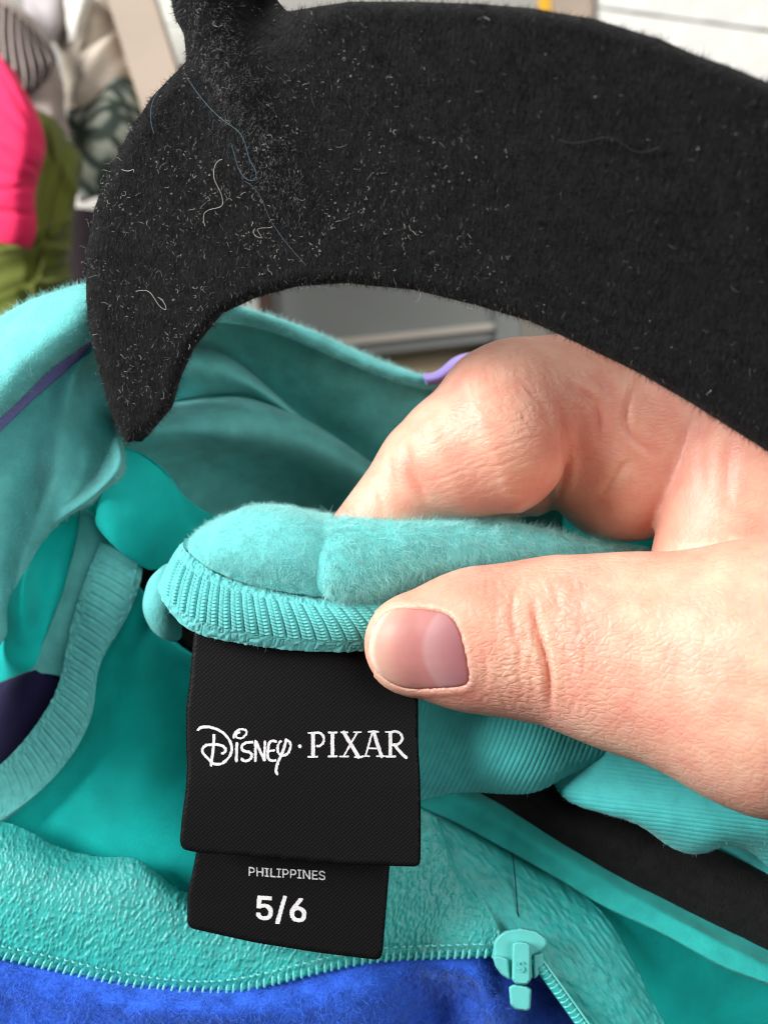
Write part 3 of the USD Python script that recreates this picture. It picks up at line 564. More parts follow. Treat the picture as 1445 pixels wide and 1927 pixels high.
# bright lining of the front, seen between neckband and label
sheet_part('front_lining', [[(150, 1130, 176), (230, 1100, 170), (262, 1105, 166), (292, 1170, 164), (345, 1222, 163), (420, 1270, 163), (520, 1300, 164), (640, 1300, 165), (800, 1320, 166)],
                            [(60, 1280, 178), (160, 1250, 172), (230, 1230, 166), (290, 1270, 165), (360, 1300, 166), (440, 1340, 166), (540, 1370, 166), (640, 1380, 166), (800, 1390, 166)],
                            [(0, 1420, 176), (120, 1400, 170), (210, 1380, 163), (280, 1390, 161), (340, 1400, 162), (440, 1440, 163), (540, 1450, 164), (640, 1460, 164), (800, 1470, 164)],
                            [(-120, 1560, 168), (60, 1500, 164), (160, 1500, 160), (250, 1510, 158), (340, 1530, 158), (440, 1560, 158), (540, 1570, 158), (640, 1570, 158), (800, 1560, 160)],
                            [(-160, 1650, 166), (20, 1600, 162), (140, 1640, 160), (250, 1670, 158), (360, 1720, 157), (440, 1740, 157), (540, 1740, 157), (640, 1720, 157), (800, 1680, 158)]], 190, 140, 'lining', wrinkle=1.0, wscale=15, thick=0.3, seed=12,
           fuzzy=dict(mat='lining_fibre', n=12000, length=0.4, lean=(0.1, 0.1, 0.1), rnd=0.7, seed=22, width=0.026, mask=lambda a: (a[:, 0] > -30) & (a[:, 0] < 380)))


def nubs(u, v, A):
    x, y = A[..., 0], A[..., 1]
    n = meshkit.noise(np.stack([x / 3.2 + y / 14, y / 7.2 - x / 60, 0 * x], -1), 3)
    n2 = meshkit.noise(np.stack([x / 4, y / 7, 0 * x], -1), 5)
    return 0.42 * np.clip(n - 0.42, 0, 1) + 0.10 * n2


zip_line = [(-160, 1752, 147), (-60, 1778, 147), (0, 1796, 147), (100, 1818, 147), (200, 1842, 147), (300, 1858, 147), (420, 1862, 147), (550, 1836, 147), (650, 1812, 147), (720, 1801, 147), (800, 1797, 147), (930, 1793, 147), (958, 1793, 147)]
sheet_part('facing_band', [[(-160, 1490, 160), (-60, 1528, 157), (0, 1546, 156), (50, 1562, 155), (100, 1590, 155), (200, 1614, 154), (262, 1620, 153), (350, 1680, 154), (430, 1650, 154), (560, 1610, 154), (690, 1560, 155), (800, 1520, 156), (835, 1570, 156), (880, 1640, 155)],
                           [(-160, 1600, 152), (-60, 1630, 150), (0, 1650, 149), (100, 1680, 149), (200, 1700, 149), (300, 1716, 149), (420, 1750, 149), (550, 1720, 150), (700, 1660, 151), (800, 1640, 152), (880, 1700, 151), (930, 1730, 150)],
                           [(x, y + 3, d + 0.4) for x, y, d in zip_line]], 640, 170, 'terry', relief=nubs, thick=0.8, seed=14, wrinkle=0.25, wscale=14, fuzzy=dict(n=9000, length=0.32, lean=(0.1, 0, 0.1), rnd=0.7, seed=15, width=0.028, mask=lambda a: a[:, 0] > -40))
# zipper, closed half
zl = spl(zip_line, 400); zc = px2c(*zl.T)
seg = np.concatenate([[0], np.cumsum(np.linalg.norm(np.diff(zl[:, :2], axis=0), axis=1))])
zt = part(co, 'zipper_coil', tube(zc + np.array([0, -0.45, -0.3]), 0.42, 8), 'tape')


def tooth(p, ax, sc=1.0, out=(0, -1, 0)):
    """A coil tooth: a bent bead of plastic reaching from the tape over the edge."""
    o = np.asarray(out, float); a = ax / np.linalg.norm(ax)
    q = np.array([p - o * 0.75 + a * 0.12 + [0, 0, 0.15], p - o * 0.3 + [0, 0, 0.5], p + o * 0.3 - a * 0.08 + [0, 0, 0.52], p + o * 0.75 - a * 0.2 + [0, 0, 0.1], p + o * 0.8 - a * 0.2 + [0, 0, -0.3]])
    return tube(spl(q, 9), np.array([0.16, 0.26, 0.30, 0.30, 0.32, 0.34, 0.36, 0.34, 0.22]) * sc, 7)


pos = np.arange(120, seg[-1] - 14, 14.5)
zrng = random.Random(4)
for s in pos:
    k = np.searchsorted(seg, s); a = zc[min(k + 1, 399)] - zc[k - 1]; a /= np.linalg.norm(a); o = np.array([a[1], -a[0], 0])
    part(zt, 'tooth', tooth(zc[k] + a * zrng.uniform(-0.08, 0.08), a, 0.72, o), 'zip_plastic')
st = []
for s in np.arange(110, seg[-1] - 40, 15.0):
    k = np.searchsorted(seg, s); a = zc[min(k + 1, 399)] - zc[k - 1]; a /= np.linalg.norm(a); o = np.array([a[1], -a[0], 0])
    b = zc[k] - o * 1.75 + [0, 0, 0.55]; st.append(tube(np.array([b - a * 0.35 - [0, 0, .2], b - a * 0.15 + [0, 0, 0.12], b + a * 0.2 + [0, 0, 0.12] , b + a * 0.4 - [0, 0, .2]]), 0.17, 6))
part(zt, 'stitching', cables(st), 'zip_plastic')
# blue plush front
sheet_part('plush_front', [[(x, y - 12, d + 1.6) for x, y, d in zip_line[:-1]] + [(1010, 1800, 152), (1120, 1860, 160)],
                           [(-160, 1800, 145), (0, 1850, 145), (200, 1890, 144), (420, 1905, 144), (600, 1880, 146), (720, 1850, 147), (800, 1850, 152), (870, 1846, 149), (920, 1850, 148), (990, 1880, 160), (1120, 1930, 172)],
                           [(-160, 1900, 146), (0, 1930, 146), (200, 1950, 146), (420, 1960, 147), (600, 1950, 148), (720, 1920, 150), (800, 1910, 158), (870, 1900, 155), (930, 1910, 150), (1000, 1940, 164), (1120, 1990, 178)],
                           [(-160, 2060, 150), (0, 2080, 150), (420, 2110, 152), (720, 2080, 158), (900, 2060, 158), (1000, 2080, 172), (1120, 2100, 184)]], 300, 70, 'blue_plush', wrinkle=0.7, wscale=5, thick=1.0, seed=16,
           fuzzy=dict(mat='blue_fibre', n=26000, length=0.9, lean=(0.1, -0.1, 0.3), rnd=1.0, seed=5, width=0.065, mask=lambda a: (a[:, 0] > -40) & (a[:, 1] < 1975), curl=0.6))
# zipper slider
sl = part(co, 'zipper_slider', Plate([(928, 1778), (932, 1766), (950, 1752), (980, 1746), (1010, 1752), (1028, 1766), (1032, 1778), (1022, 1790), (1000, 1799), (1002, 1842), (980, 1850), (958, 1842), (940, 1826), (928, 1803)], lambda x, y: 145.0 + 0 * x, 1.4, 4, 2.5).mesh(), 'zip_plastic')
part(sl, 'wing', Plate([(926, 1800), (944, 1799), (956, 1806), (960, 1846), (944, 1836), (932, 1820)], lambda x, y: 144.0 + 0 * x, 1.0, 3, 2).mesh(), 'zip_plastic')
part(sl, 'crown', Plate([(964, 1776), (972, 1772), (992, 1773), (999, 1780), (999, 1846), (990, 1855), (970, 1853), (963, 1845)], lambda x, y: 143.4 + 0 * x, 1.6, 3, 2).mesh(), 'zip_plastic')
part(sl, 'pull_tab', Plate([(957, 1858), (966, 1853), (992, 1857), (1000, 1862), (998, 1899), (992, 1904), (970, 1901), (960, 1892)], lambda x, y: 143.4 + 0 * x, 1.4, 3, 2).mesh(), 'zip_plastic')
mk = meshkit.text_mesh('S', 1.0, 0.06, True); mv = np.asarray(mk.vertices); mv = mv - [mv[:, 0].mean(), 0, 0]
mark = trimesh.Trimesh(c2w(px2c(980 + mv[:, 0] * 17, 1830 - mv[:, 1] * 20, 143.32 - mv[:, 2] * 3)), mk.faces, process=False)
part(sl, 'mark', mark, 'zip_plastic', smooth=False)


part(sl, 'wing', Plate([(1003, 1797), (1022, 1792), (1024, 1812), (1014, 1836), (1004, 1844)], lambda x, y: 145.2 + 0 * x, 1.0, 3, 2).mesh(), 'zip_plastic')


# zipper tape beyond the slider (open half) and shaded tape above it
def tapeweave(u, v, A):
    x, y = A[..., 0], A[..., 1]; n = meshkit.noise(np.stack([(x * 0.82 - y * 0.57) / 5, (x * 0.57 + y * 0.82) / 16, 0 * x], -1), 3)
    return 0.35 * np.clip(n - 0.35, 0, 1)


sheet_part('zipper_tape', [[(792, 1500, 158), (840, 1530, 158), (900, 1570, 158), (1000, 1625, 158), (1066, 1660, 158), (1135, 1720, 156), (1185, 1800, 154), (1290, 1990, 150)],
                           [(800, 1580, 156), (850, 1600, 155), (900, 1640, 154), (980, 1690, 153), (1050, 1740, 152), (1100, 1800, 150), (1150, 1870, 149), (1230, 2010, 147)],
                           [(850, 1680, 152), (890, 1720, 151), (920, 1760, 150), (975, 1785, 149), (1012, 1796, 148), (1040, 1836, 147), (1080, 1890, 147), (1160, 2020, 146)]], 190, 110, 'tape', relief=tapeweave, thick=0.5, wrinkle=0.35, wscale=14, seed=18)
part(co, 'tape_stitch', tube(px2c(*spl([(963, 1602, 154.6), (968, 1640, 153.8), (972, 1690, 152), (976, 1732, 151)], 20).T), 0.11, 6), 'navy')
oz = spl([(1012, 1800, 146.2), (1040, 1838, 145.4), (1080, 1893, 145), (1130, 1965, 144)], 80); oc = px2c(*oz.T)
ot = part(co, 'zipper_coil', tube(oc + np.array([-0.75, -0.4, -0.3]), 0.95, 10), 'tape')
os_ = np.concatenate([[0], np.cumsum(np.linalg.norm(np.diff(oz[:, :2], axis=0), axis=1))])
for s in np.arange(8, os_[-1], 11.0):
    k = min(max(np.searchsorted(os_, s), 1), 78); a = oc[k + 1] - oc[k - 1]; a /= np.linalg.norm(a); o = np.array([a[1], -a[0], 0])
    part(ot, 'tooth', tooth(oc[k] + o * 0.75 - [0, 0, 0.1], a, 0.75, o), 'zip_plastic')
part(ot, 'edge_cord', tube(oc + np.array([0.25, 0.15, 0.2]), 0.2, 8), 'zip_plastic')
# fold below the lower bar and facing to its right
sheet_part('hem_fold', [[(770, 1440, 166), (880, 1450, 168), (1000, 1500, 167), (1150, 1580, 164), (1300, 1660, 158), (1445, 1740, 153), (1620, 1830, 148)],
                        [(770, 1474, 157), (880, 1494, 157), (1000, 1562, 156), (1150, 1647, 154), (1300, 1730, 149), (1445, 1807, 145), (1620, 1892, 141)],
                        [(770, 1490, 154.5), (880, 1520, 154.5), (1000, 1590, 153.5), (1150, 1672, 151.5), (1300, 1748, 146.5), (1445, 1822, 142.5), (1620, 1905, 138.5)],
                        [(770, 1512, 154), (850, 1545, 154), (930, 1588, 154), (1062, 1662, 153), (1128, 1702, 151), (1250, 1760, 147), (1350, 1814, 143), (1445, 1852, 141), (1620, 1930, 138)]], 170, 50, 'hem_knit', wrinkle=0.5, wscale=9, seed=20)
sheet_part('hem_facing', [[(1030, 1640, 161), (1130, 1690, 159), (1260, 1752, 159), (1445, 1842, 161), (1650, 1930, 165)],
                          [(1100, 1740, 157), (1170, 1770, 158), (1280, 1820, 161), (1445, 1895, 165), (1650, 1990, 170)],
                          [(1180, 1900, 155), (1230, 1880, 157), (1320, 1920, 163), (1445, 1990, 169), (1650, 2080, 175)],
                          [(1260, 2060, 156), (1300, 2040, 160), (1360, 2060, 166), (1445, 2090, 172), (1650, 2160, 178)]], 90, 60, 'lining', wrinkle=0.8, wscale=14, seed=21)


# ribbed jersey beneath the thumb
def jersey(pitch, dirx, diry, amp, bend=0.0):
    def f(u, v, A):
        s = (A[..., 0] * dirx + A[..., 1] * diry + bend * ((A[..., 1] - 1400) / 100) ** 2 * 10) / pitch + 0.3 * meshkit.noise(A / 60, 2)
        return amp * (np.abs(np.sin(np.pi * s)) ** 0.6 - 0.5)
    return f


sheet_part('jersey_panel', [[(720, 1290, 152), (850, 1290, 150), (1000, 1310, 149), (1120, 1340, 149), (1190, 1370, 152)],
                            [(720, 1370, 150), (850, 1370, 147), (1000, 1390, 145), (1090, 1400, 147), (1180, 1400, 150)],
                            [(720, 1440, 149), (850, 1440, 146), (1000, 1450, 145), (1065, 1440, 146), (1140, 1425, 149)],
                            [(720, 1515, 152), (800, 1505, 150), (880, 1492, 149), (1000, 1492, 148), (1045, 1472, 148), (1120, 1448, 150)]], 420, 220, 'teal_jersey', relief=jersey(9.4, 0.93, 0.36, 0.14, 0.9), thick=1.0, wrinkle=0.55, wscale=12, seed=23,
           fuzzy=dict(n=2500, length=0.35, lean=(0, -0.3, 0.1), rnd=0.6, seed=8, width=0.022))
sheet_part('jersey_panel', [[(1030, 1360, 151), (1150, 1380, 149), (1300, 1420, 146), (1420, 1470, 141), (1600, 1560, 137)],
                            [(1030, 1430, 152), (1130, 1440, 148), (1280, 1480, 142), (1400, 1530, 138), (1600, 1620, 134)],
                            [(1040, 1470, 152), (1100, 1500, 147), (1220, 1530, 142), (1330, 1570, 140), (1400, 1580, 140), (1600, 1660, 136)],
                            [(1045, 1478, 155), (1085, 1512, 151), (1190, 1546, 147), (1262, 1596, 146), (1320, 1608, 145), (1380, 1592, 145), (1450, 1640, 145), (1600, 1720, 142)]], 420, 220, 'teal_jersey', relief=jersey(8.2, -0.12, 0.99, 0.11), thick=1.0, wrinkle=0.5, wscale=12, seed=24,
           fuzzy=dict(n=2500, length=0.35, lean=(0, -0.3, 0.1), rnd=0.6, seed=9, width=0.022))
sheet_part('hem_facing', [[(1250, 1560, 160), (1350, 1585, 158), (1450, 1590, 152), (1620, 1680, 148)], [(1280, 1605, 158), (1370, 1630, 156), (1450, 1668, 152), (1620, 1750, 148)]], 60, 24, 'teal_jersey', wrinkle=0.4)

# folded back neck held in the hand: ribbed band, smooth fleece piece, hairy fleece piece
be = spl([(322, 1072, 153), (312, 1092, 151.5), (306, 1125, 151), (308, 1155, 151), (318, 1180, 152), (330, 1196, 154)], 40)
part(co, 'band_end', tube(px2c(*be.T), (3.2 * np.sin(np.linspace(0.35, 2.8, 40)) + 0.5 * meshkit.noise(be / 20, 3)), 18), 'fleece')
nb_top = [(352, 1014, 142), (346, 1030, 138.5), (366, 1052, 136.5), (400, 1077, 135), (450, 1098, 134.5), (520, 1114, 134.5), (600, 1128, 134.5), (700, 1125, 135.5), (830, 1110, 137)]
nb_mid = [(322, 1058, 143), (322, 1085, 136.5), (350, 1112, 133.8), (390, 1132, 132.4), (450, 1150, 131.8), (530, 1163, 131.8), (620, 1172, 132.2), (720, 1170, 133.2), (840, 1160, 135)]
nb_bot = [(297, 1108, 144), (315, 1142, 138.5), (345, 1176, 136), (385, 1196, 135), (450, 1210, 134.4), (520, 1220, 134.4), (600, 1226, 134.6), (700, 1222, 135.4), (830, 1205, 137)]


def shear_rows(rows, n=9):                     # ribs lean: each lower row is shifted along the band
    return rows


sheet_part('neckband', [nb_top, nb_mid, nb_bot], 760, 150, 'rib_knit', relief=ribs(25, 0.58, 0.15, stitch=19, lean=(0.0, 0.15), edge=0.34), thick=2.0,
           fuzzy=dict(n=3500, length=0.4, lean=(0, 0, 0.2), rnd=0.7, seed=11, width=0.02))
sheet_part('folded_fleece', [[(349, 1026, 143), (380, 994, 143), (420, 971, 142), (465, 952, 142), (540, 953, 142), (620, 968, 144)],
                             [(351, 1029, 139.5), (400, 1002, 135.5), (450, 990, 134), (500, 985, 133.2), (560, 990, 133), (630, 1005, 134)],
                             [(353, 1033, 138), (404, 1040, 133), (455, 1046, 131.8), (510, 1052, 131.3), (565, 1058, 131.4), (630, 1062, 132.5)],
                             [(355, 1040, 137.6), (400, 1073, 135), (450, 1094, 134), (520, 1110, 133.8), (590, 1122, 133.8), (640, 1128, 134.4)]], 160, 90, 'fleece', wrinkle=0.35, wscale=8, thick=1.5, seed=30,
           fuzzy=dict(n=16000, length=0.6, lean=(0.1, -0.35, 0.1), rnd=0.35, seed=12, width=0.026))
sheet_part('folded_fleece', [[(590, 972, 142), (620, 974, 139), (700, 970, 139), (800, 973, 140), (900, 976, 141), (1000, 990, 142), (1100, 1014, 144), (1250, 1046, 148)],
                             [(588, 1000, 136), (622, 1000, 133.0), (700, 996, 132.6), (800, 996, 133.4), (900, 998, 135), (1000, 1008, 137.5), (1100, 1025, 141), (1250, 1048, 147)],
                             [(586, 1045, 133.5), (622, 1048, 130.9), (700, 1040, 131), (800, 1032, 132), (900, 1028, 134), (1000, 1030, 137), (1100, 1034, 141), (1250, 1050, 147)],
                             [(588, 1092, 134), (620, 1100, 131.2), (700, 1092, 131.6), (800, 1072, 132.8), (900, 1060, 134.5), (1000, 1052, 137.5), (1100, 1048, 141), (1250, 1054, 147)],
                             [(594, 1112, 137), (625, 1130, 134.6), (700, 1130, 134.6), (800, 1108, 136), (900, 1090, 138), (1000, 1072, 140), (1100, 1060, 143), (1250, 1060, 148)]], 200, 90, 'fleece', wrinkle=0.35, wscale=7, thick=1.5, seed=31,
           fuzzy=dict(n=22000, length=1.05, lean=(0.05, -0.6, 0.1), rnd=0.35, seed=13, width=0.036, curl=0.4, mask=lambda a: a[:, 0] > 608))
seam = spl([(602, 962, 140.5), (592, 990, 135), (588, 1020, 132.6), (587, 1060, 131.6), (590, 1100, 132.6)], 40)

# woven labels
def d_label(x, y):
    return 137.2 - 1.6 * (y - 1200) / 430 + 0.9 * ((x - 570) / 220) ** 2 * np.clip((1480 - y) / 250, 0, 1) + 0.35 * np.sin((y - 1230) / 75.0) * np.clip((520 - x) / 200, 0, 1)


def d_size(x, y):
    return 141.0 - 0.8 * (y - 1600) / 200 + 0.5 * ((x - 540) / 190) ** 2


lab_main = Plate([(366, 1185), (361, 1230), (356, 1290), (350, 1330), (350, 1400), (352, 1440), (349, 1490), (342, 1540), (338, 1585), (343, 1599), (370, 1605), (500, 1614), (640, 1627), (782, 1632), (791, 1629), (792, 1560), (791, 1470), (787, 1400), (787, 1310), (786, 1190)], d_label, 0.4, 5, 5.0)
nl = part(co, 'neck_label', lab_main.mesh(), 'satin_black', uv=lab_main.uv, label='large black woven label with white lettering')
lab_size = Plate([(372, 1560), (368, 1612), (361, 1645), (353, 1680), (352, 1738), (358, 1748), (480, 1775), (600, 1794), (714, 1808), (720, 1795), (727, 1710), (733, 1635), (734, 1560)], d_size, 0.4, 5, 5.0)
zl_ = part(co, 'size_label', lab_size.mesh(), 'satin_black', uv=lab_size.uv, label='smaller black woven size label below the large one')


def stroke(pts, w, curve=True, cap='round'):
    w = w * 0.84
    p = np.asarray(pts, float)
    if curve and len(p) > 2: p = spl(np.c_[p, 0 * p[:, :1]], 8 * len(p))[:, :2]
    return shapely.LineString(p).buffer(w / 2, cap_style=cap, quad_segs=5)


word = [stroke([(75, 112), (95, 96), (140, 94), (200, 112), (250, 150), (280, 205), (276, 260), (240, 308), (190, 325), (150, 305), (117, 268), (100, 236), (116, 212), (160, 202), (210, 205), (243, 226), (240, 248), (224, 256)], 19),
        stroke([(173, 145), (168, 230), (155, 330)], 20), stroke([(314, 195), (311, 303)], 21),
        stroke([(296, 160), (306, 128), (338, 108), (370, 116), (370, 140), (346, 160), (316, 160), (312, 140), (330, 128)], 15),
        stroke([(410, 188), (372, 192), (346, 212), (352, 238), (392, 250), (406, 275), (384, 300), (344, 292)], 20),
        stroke([(428, 303), (431, 182)], 19), stroke([(431, 182), (484, 298)], 21, False), stroke([(484, 298), (488, 184)], 17),
        stroke([(556, 184), (518, 188), (506, 240), (508, 288), (552, 300)], 19), stroke([(508, 244), (545, 238)], 16),
        stroke([(618, 172), (600, 240), (574, 300), (558, 345), (562, 384)], 20), stroke([(586, 182), (566, 224), (580, 264), (614, 268), (642, 234), (644, 196), (628, 176)], 18),
        shapely.Point(703, 212).buffer(11),
        stroke([(785, 128), (785, 278)], 27, cap='flat'), stroke([(757, 131), (800, 131)], 13), stroke([(757, 279), (811, 279)], 13), stroke([(795, 131), (838, 138), (852, 166), (840, 200), (810, 212)], 18),
        stroke([(905, 126), (905, 275)], 27, cap='flat'), stroke([(880, 128), (932, 128)], 13), stroke([(880, 275), (930, 275)], 13),
        stroke([(975, 126), (1066, 279)], 25), stroke([(1058, 128), (974, 275)], 13), stroke([(958, 126), (1000, 126)], 12), stroke([(1036, 126), (1080, 126)], 12), stroke([(950, 276), (1000, 276)], 12), stroke([(1044, 280), (1084, 280)], 12),
        stroke([(1152, 124), (1108, 275)], 13), stroke([(1160, 124), (1208, 275)], 25), stroke([(1126, 226), (1190, 226)], 12), stroke([(1128, 122), (1188, 122)], 13), stroke([(1088, 275), (1132, 275)], 12), stroke([(1180, 275), (1232, 275)], 12),
        stroke([(1262, 126), (1262, 275)], 26, cap='flat'), stroke([(1236, 124), (1280, 124)], 13), stroke([(1238, 276), (1292, 276)], 13), stroke([(1268, 126), (1318, 130), (1336, 160), (1320, 194), (1274, 202)], 18), stroke([(1290, 202), (1332, 258), (1360, 281)], 23)]
text = shapely.union_all(word)


def lettering(parent, geom, to_px, depth, mat='thread_white', lift=0.05):
    out = []
    for g in getattr(geom, 'geoms', [geom]):
        m = trimesh.creation.extrude_polygon(shapely.segmentize(g, 5), 1.0, engine='earcut'); m = m.subdivide() if len(m.faces) < 400 else m
        v = np.asarray(m.vertices); x, y = to_px(v[:, 0], v[:, 1]); jit = np.c_[x / 2.3, y / 2.3, 0 * x]; x, y = x + 1.5 * (meshkit.noise(jit, 1) - 0.5), y + 1.5 * (meshkit.noise(jit, 2) - 0.5); d = depth(x, y) - np.where(v[:, 2] > 0.5, lift, -0.1)
        f = trimesh.Trimesh(c2w(px2c(x, y, d)), m.faces, process=False); f.fix_normals(); out.append(f)
    part(parent, 'lettering', cables(out), mat, smooth=False)


lettering(nl, text, lambda a, b: (350 + a * 0.3045, 1340 + b * 0.3045), d_label)


def type_on(parent, text, x0, y0, x1, y1, tilt, depth, bold, name='lettering'):
    """Type set in the box x0..x1 with its baseline from (x0, y1) sloping by tilt px."""
    m = meshkit.text_mesh(text, 1.0, 1.0, bold); v = np.asarray(m.vertices).copy(); v[:, 0] -= v[:, 0].min(); v[:, 1] -= v[:, 1].min()
    u, w = v[:, 0] / v[:, 0].max(), v[:, 1] / v[:, 1].max(); x = x0 + u * (x1 - x0); y = y1 + tilt * u - w * (y1 - y0)
    jit = np.c_[x / 2.2, y / 2.2, 0 * x]; x, y = x + 1.4 * (meshkit.noise(jit, 1) - 0.5), y + 1.4 * (meshkit.noise(jit, 2) - 0.5); d = depth(x, y) - np.where(v[:, 2] > 0.5, 0.05, -0.1)
    f = trimesh.Trimesh(c2w(px2c(x, y, d)), m.faces, process=False); f.fix_normals(); part(parent, name, f, 'thread_white', smooth=False)


type_on(zl_, 'PHILIPPINES', 468, 1632, 612, 1649, 8, d_size, False)
type_on(zl_, '5/6', 482, 1683, 577, 1737, 6, d_size, True)
#@HAND
# ================================================================== HAND
HS = []                                        # groups of tapered capsules: (a, ra, b, rb, flatten) in camera mm


def J(x, y, d): return px2c(x, y, d)


def cone(a, ra, b, rb, flat=1.0):
    return (J(*a), ra * a[2] / FOC, J(*b), rb * b[2] / FOC, flat)


thumb = [cone((782, 1212, 129), 97, (900, 1204, 129), 124, 1.18), cone((900, 1204, 129), 124, (1050, 1205, 129), 146, 1.2), cone((1050, 1205, 129), 146, (1200, 1230, 126), 178, 1.22), cone((1200, 1230, 126), 178, (1450, 1270, 121), 248, 1.3), cone((1450, 1270, 121), 248, (1750, 1330, 134), 290, 1.2)]
distal = [cone((690, 1010, 143), 74, (800, 885, 142), 88)]
middle = [cone((800, 885, 142), 88, (860, 858, 140), 116), cone((860, 858, 140), 116, (925, 832, 139), 144)]
prox = [cone((985, 776, 145), 138, (1120, 772, 148), 150), cone((1172, 874, 150), 147, (1185, 790, 152), 165), cone((1185, 800, 152), 165, (1500, 830, 158), 190)]
web = [cone((1452, 730, 140), 152, (1374, 1085, 137), 150, 1.15), cone((1500, 900, 141), 190, (1800, 1080, 146), 320)]
palm = [cone((1320, 860, 160), 150, (1520, 880, 158), 190), cone((1500, 860, 152), 190, (1850, 1080, 152), 330), cone((1850, 1080, 150), 330, (2350, 1250, 158), 270), cone((1750, 1330, 134), 290, (2350, 1300, 156), 270), cone((2350, 1270, 157), 280, (2750, 1400, 165), 300)]


def shifted(group, dx, dy, dd, s):
    out = []
    for a, ra, b, rb, fl in group:
        o = np.array([dx * 0.09, -dy * 0.09, -dd]); out.append((a + o, ra * s, b + o, rb * s, fl))
    return out


others = [shifted(distal + middle + prox, 70, 10, 17, 0.97), shifted(distal + middle + prox, 150, 0, 33, 0.90), shifted(distal + middle + prox, 230, 0, 46, 0.78)]


def sd(P, c):
    a, ra, b, rb, fl = c; s = np.array([1, 1, fl]); p, q = (P - a) * s, (b - a) * s
    t = np.clip((p @ q) / (q @ q), 0, 1); return np.linalg.norm(p - t[:, None] * q, axis=1) - (ra + t * (rb - ra))


def smin(a, b, k):
    h = np.clip(0.5 + 0.5 * (b - a) / k, 0, 1); return b + (a - b) * h - k * h * (1 - h)


def group_sd(P, cs, k):
    r = sd(P, cs[0])
    for c in cs[1:]: r = smin(r, sd(P, c), k)
    return r


def hand_sd(P):
    py = CY + P[:, 1] / P[:, 2] * FOC
    f = smin(group_sd(P, distal, 2), group_sd(P, middle, 3), 2.0)
    f = smin(f, group_sd(P, prox, 5), 1.0 + 8.0 * np.clip((840 - py) / 140, 0, 1))
    pl = group_sd(P, palm, 8)
    f = smin(f, pl, 4)
    w = smin(group_sd(P, web, 6), pl, 6); f = smin(f, w, 1.2)
    f = smin(f, group_sd(P, thumb, 5), 1.2)
    for o in others:
        f = smin(f, group_sd(P, o, 3), 1.5)
    return f


def surface_nets(fn, lo, hi, h):
    lo = np.asarray(lo, float); n = np.ceil((np.asarray(hi) - lo) / h / 4).astype(int) * 4 + 1
    cn = (n - 1) // 4 + 1
    g = np.stack(np.meshgrid(*[np.arange(k) for k in cn], indexing='ij'), -1).reshape(-1, 3)
    cv = fn(lo + g * h * 4).reshape(cn); V = np.repeat(np.repeat(np.repeat(cv, 4, 0), 4, 1), 4, 2)[:n[0], :n[1], :n[2]].copy()
    near = np.argwhere(np.abs(V) < h * 4 * 3.0)
    for i in range(0, len(near), 400000):
        q = near[i:i + 400000]; V[q[:, 0], q[:, 1], q[:, 2]] = fn(lo + q * h)
    ins = V < 0
    c = ins[:-1, :-1, :-1].astype(np.int8)
    cnt = sum(ins[i:n[0] - 1 + i, j:n[1] - 1 + j, k:n[2] - 1 + k].astype(np.int8) for i in (0, 1) for j in (0, 1) for k in (0, 1))
    act = np.argwhere((cnt > 0) & (cnt < 8)); idx = -np.ones(cnt.shape, int); idx[tuple(act.T)] = np.arange(len(act))
    acc, m = np.zeros((len(act), 3)), np.zeros(len(act))
    corners = [np.array(x) for x in np.ndindex(2, 2, 2)]
    for a in corners:
        for ax in range(3):
            if a[ax]: continue
            b = a.copy(); b[ax] = 1
            va, vb = V[tuple((act + a).T)], V[tuple((act + b).T)]; cr = (va < 0) != (vb < 0)
            t = np.where(cr, va / np.where(cr, va - vb, 1), 0); p = a + np.eye(3)[ax] * t[:, None]
            acc[cr] += p[cr]; m[cr] += 1
    pts = lo + (act + acc / m[:, None]) * h
    Q = []
    for ax in range(3):
        s1 = [slice(None)] * 3; s2 = [slice(None)] * 3; s1[ax], s2[ax] = slice(0, -1), slice(1, None)
        e = np.argwhere(ins[tuple(s1)] != ins[tuple(s2)]); u, w = (ax + 1) % 3, (ax + 2) % 3
        e = e[(e[:, u] > 0) & (e[:, w] > 0) & (e[:, u] < n[u] - 1) & (e[:, w] < n[w] - 1)]
        U, Wv = np.eye(3, dtype=int)[u], np.eye(3, dtype=int)[w]
        q = np.stack([idx[tuple((e - U - Wv).T)], idx[tuple((e - Wv).T)], idx[tuple(e.T)], idx[tuple((e - U).T)]], -1)
        flip = ~ins[tuple(e.T)]; q[flip] = q[flip][:, ::-1]; Q.append(q)
    Q = np.vstack(Q); return pts, np.vstack([Q[:, [0, 1, 2]], Q[:, [0, 2, 3]]])


hv, hf = surface_nets(hand_sd, (-14, -75, -215), (190, 48, -98), 0.75)
hm = trimesh.Trimesh(hv, hf, process=False).subdivide(); raw = np.array(hm.vertices)
trimesh.smoothing.filter_taubin(hm, 0.5, 0.53, 16); mv_ = np.array(hm.vertices); far = np.linalg.norm(mv_ - raw, axis=1) > 0.35; mv_[far] = raw[far]
hm = trimesh.Trimesh(mv_, hm.faces, process=False); hv, hf = np.array(hm.vertices), np.array(hm.faces)
hn = np.array(hm.vertex_normals)
hx, hy = CX - hv[:, 0] / hv[:, 2] * FOC, CY + hv[:, 1] / hv[:, 2] * FOC
facing = np.clip((hn * -hv).sum(1) / np.linalg.norm(hv, axis=1), 0, 1)
XY = np.stack([hx, hy], -1)
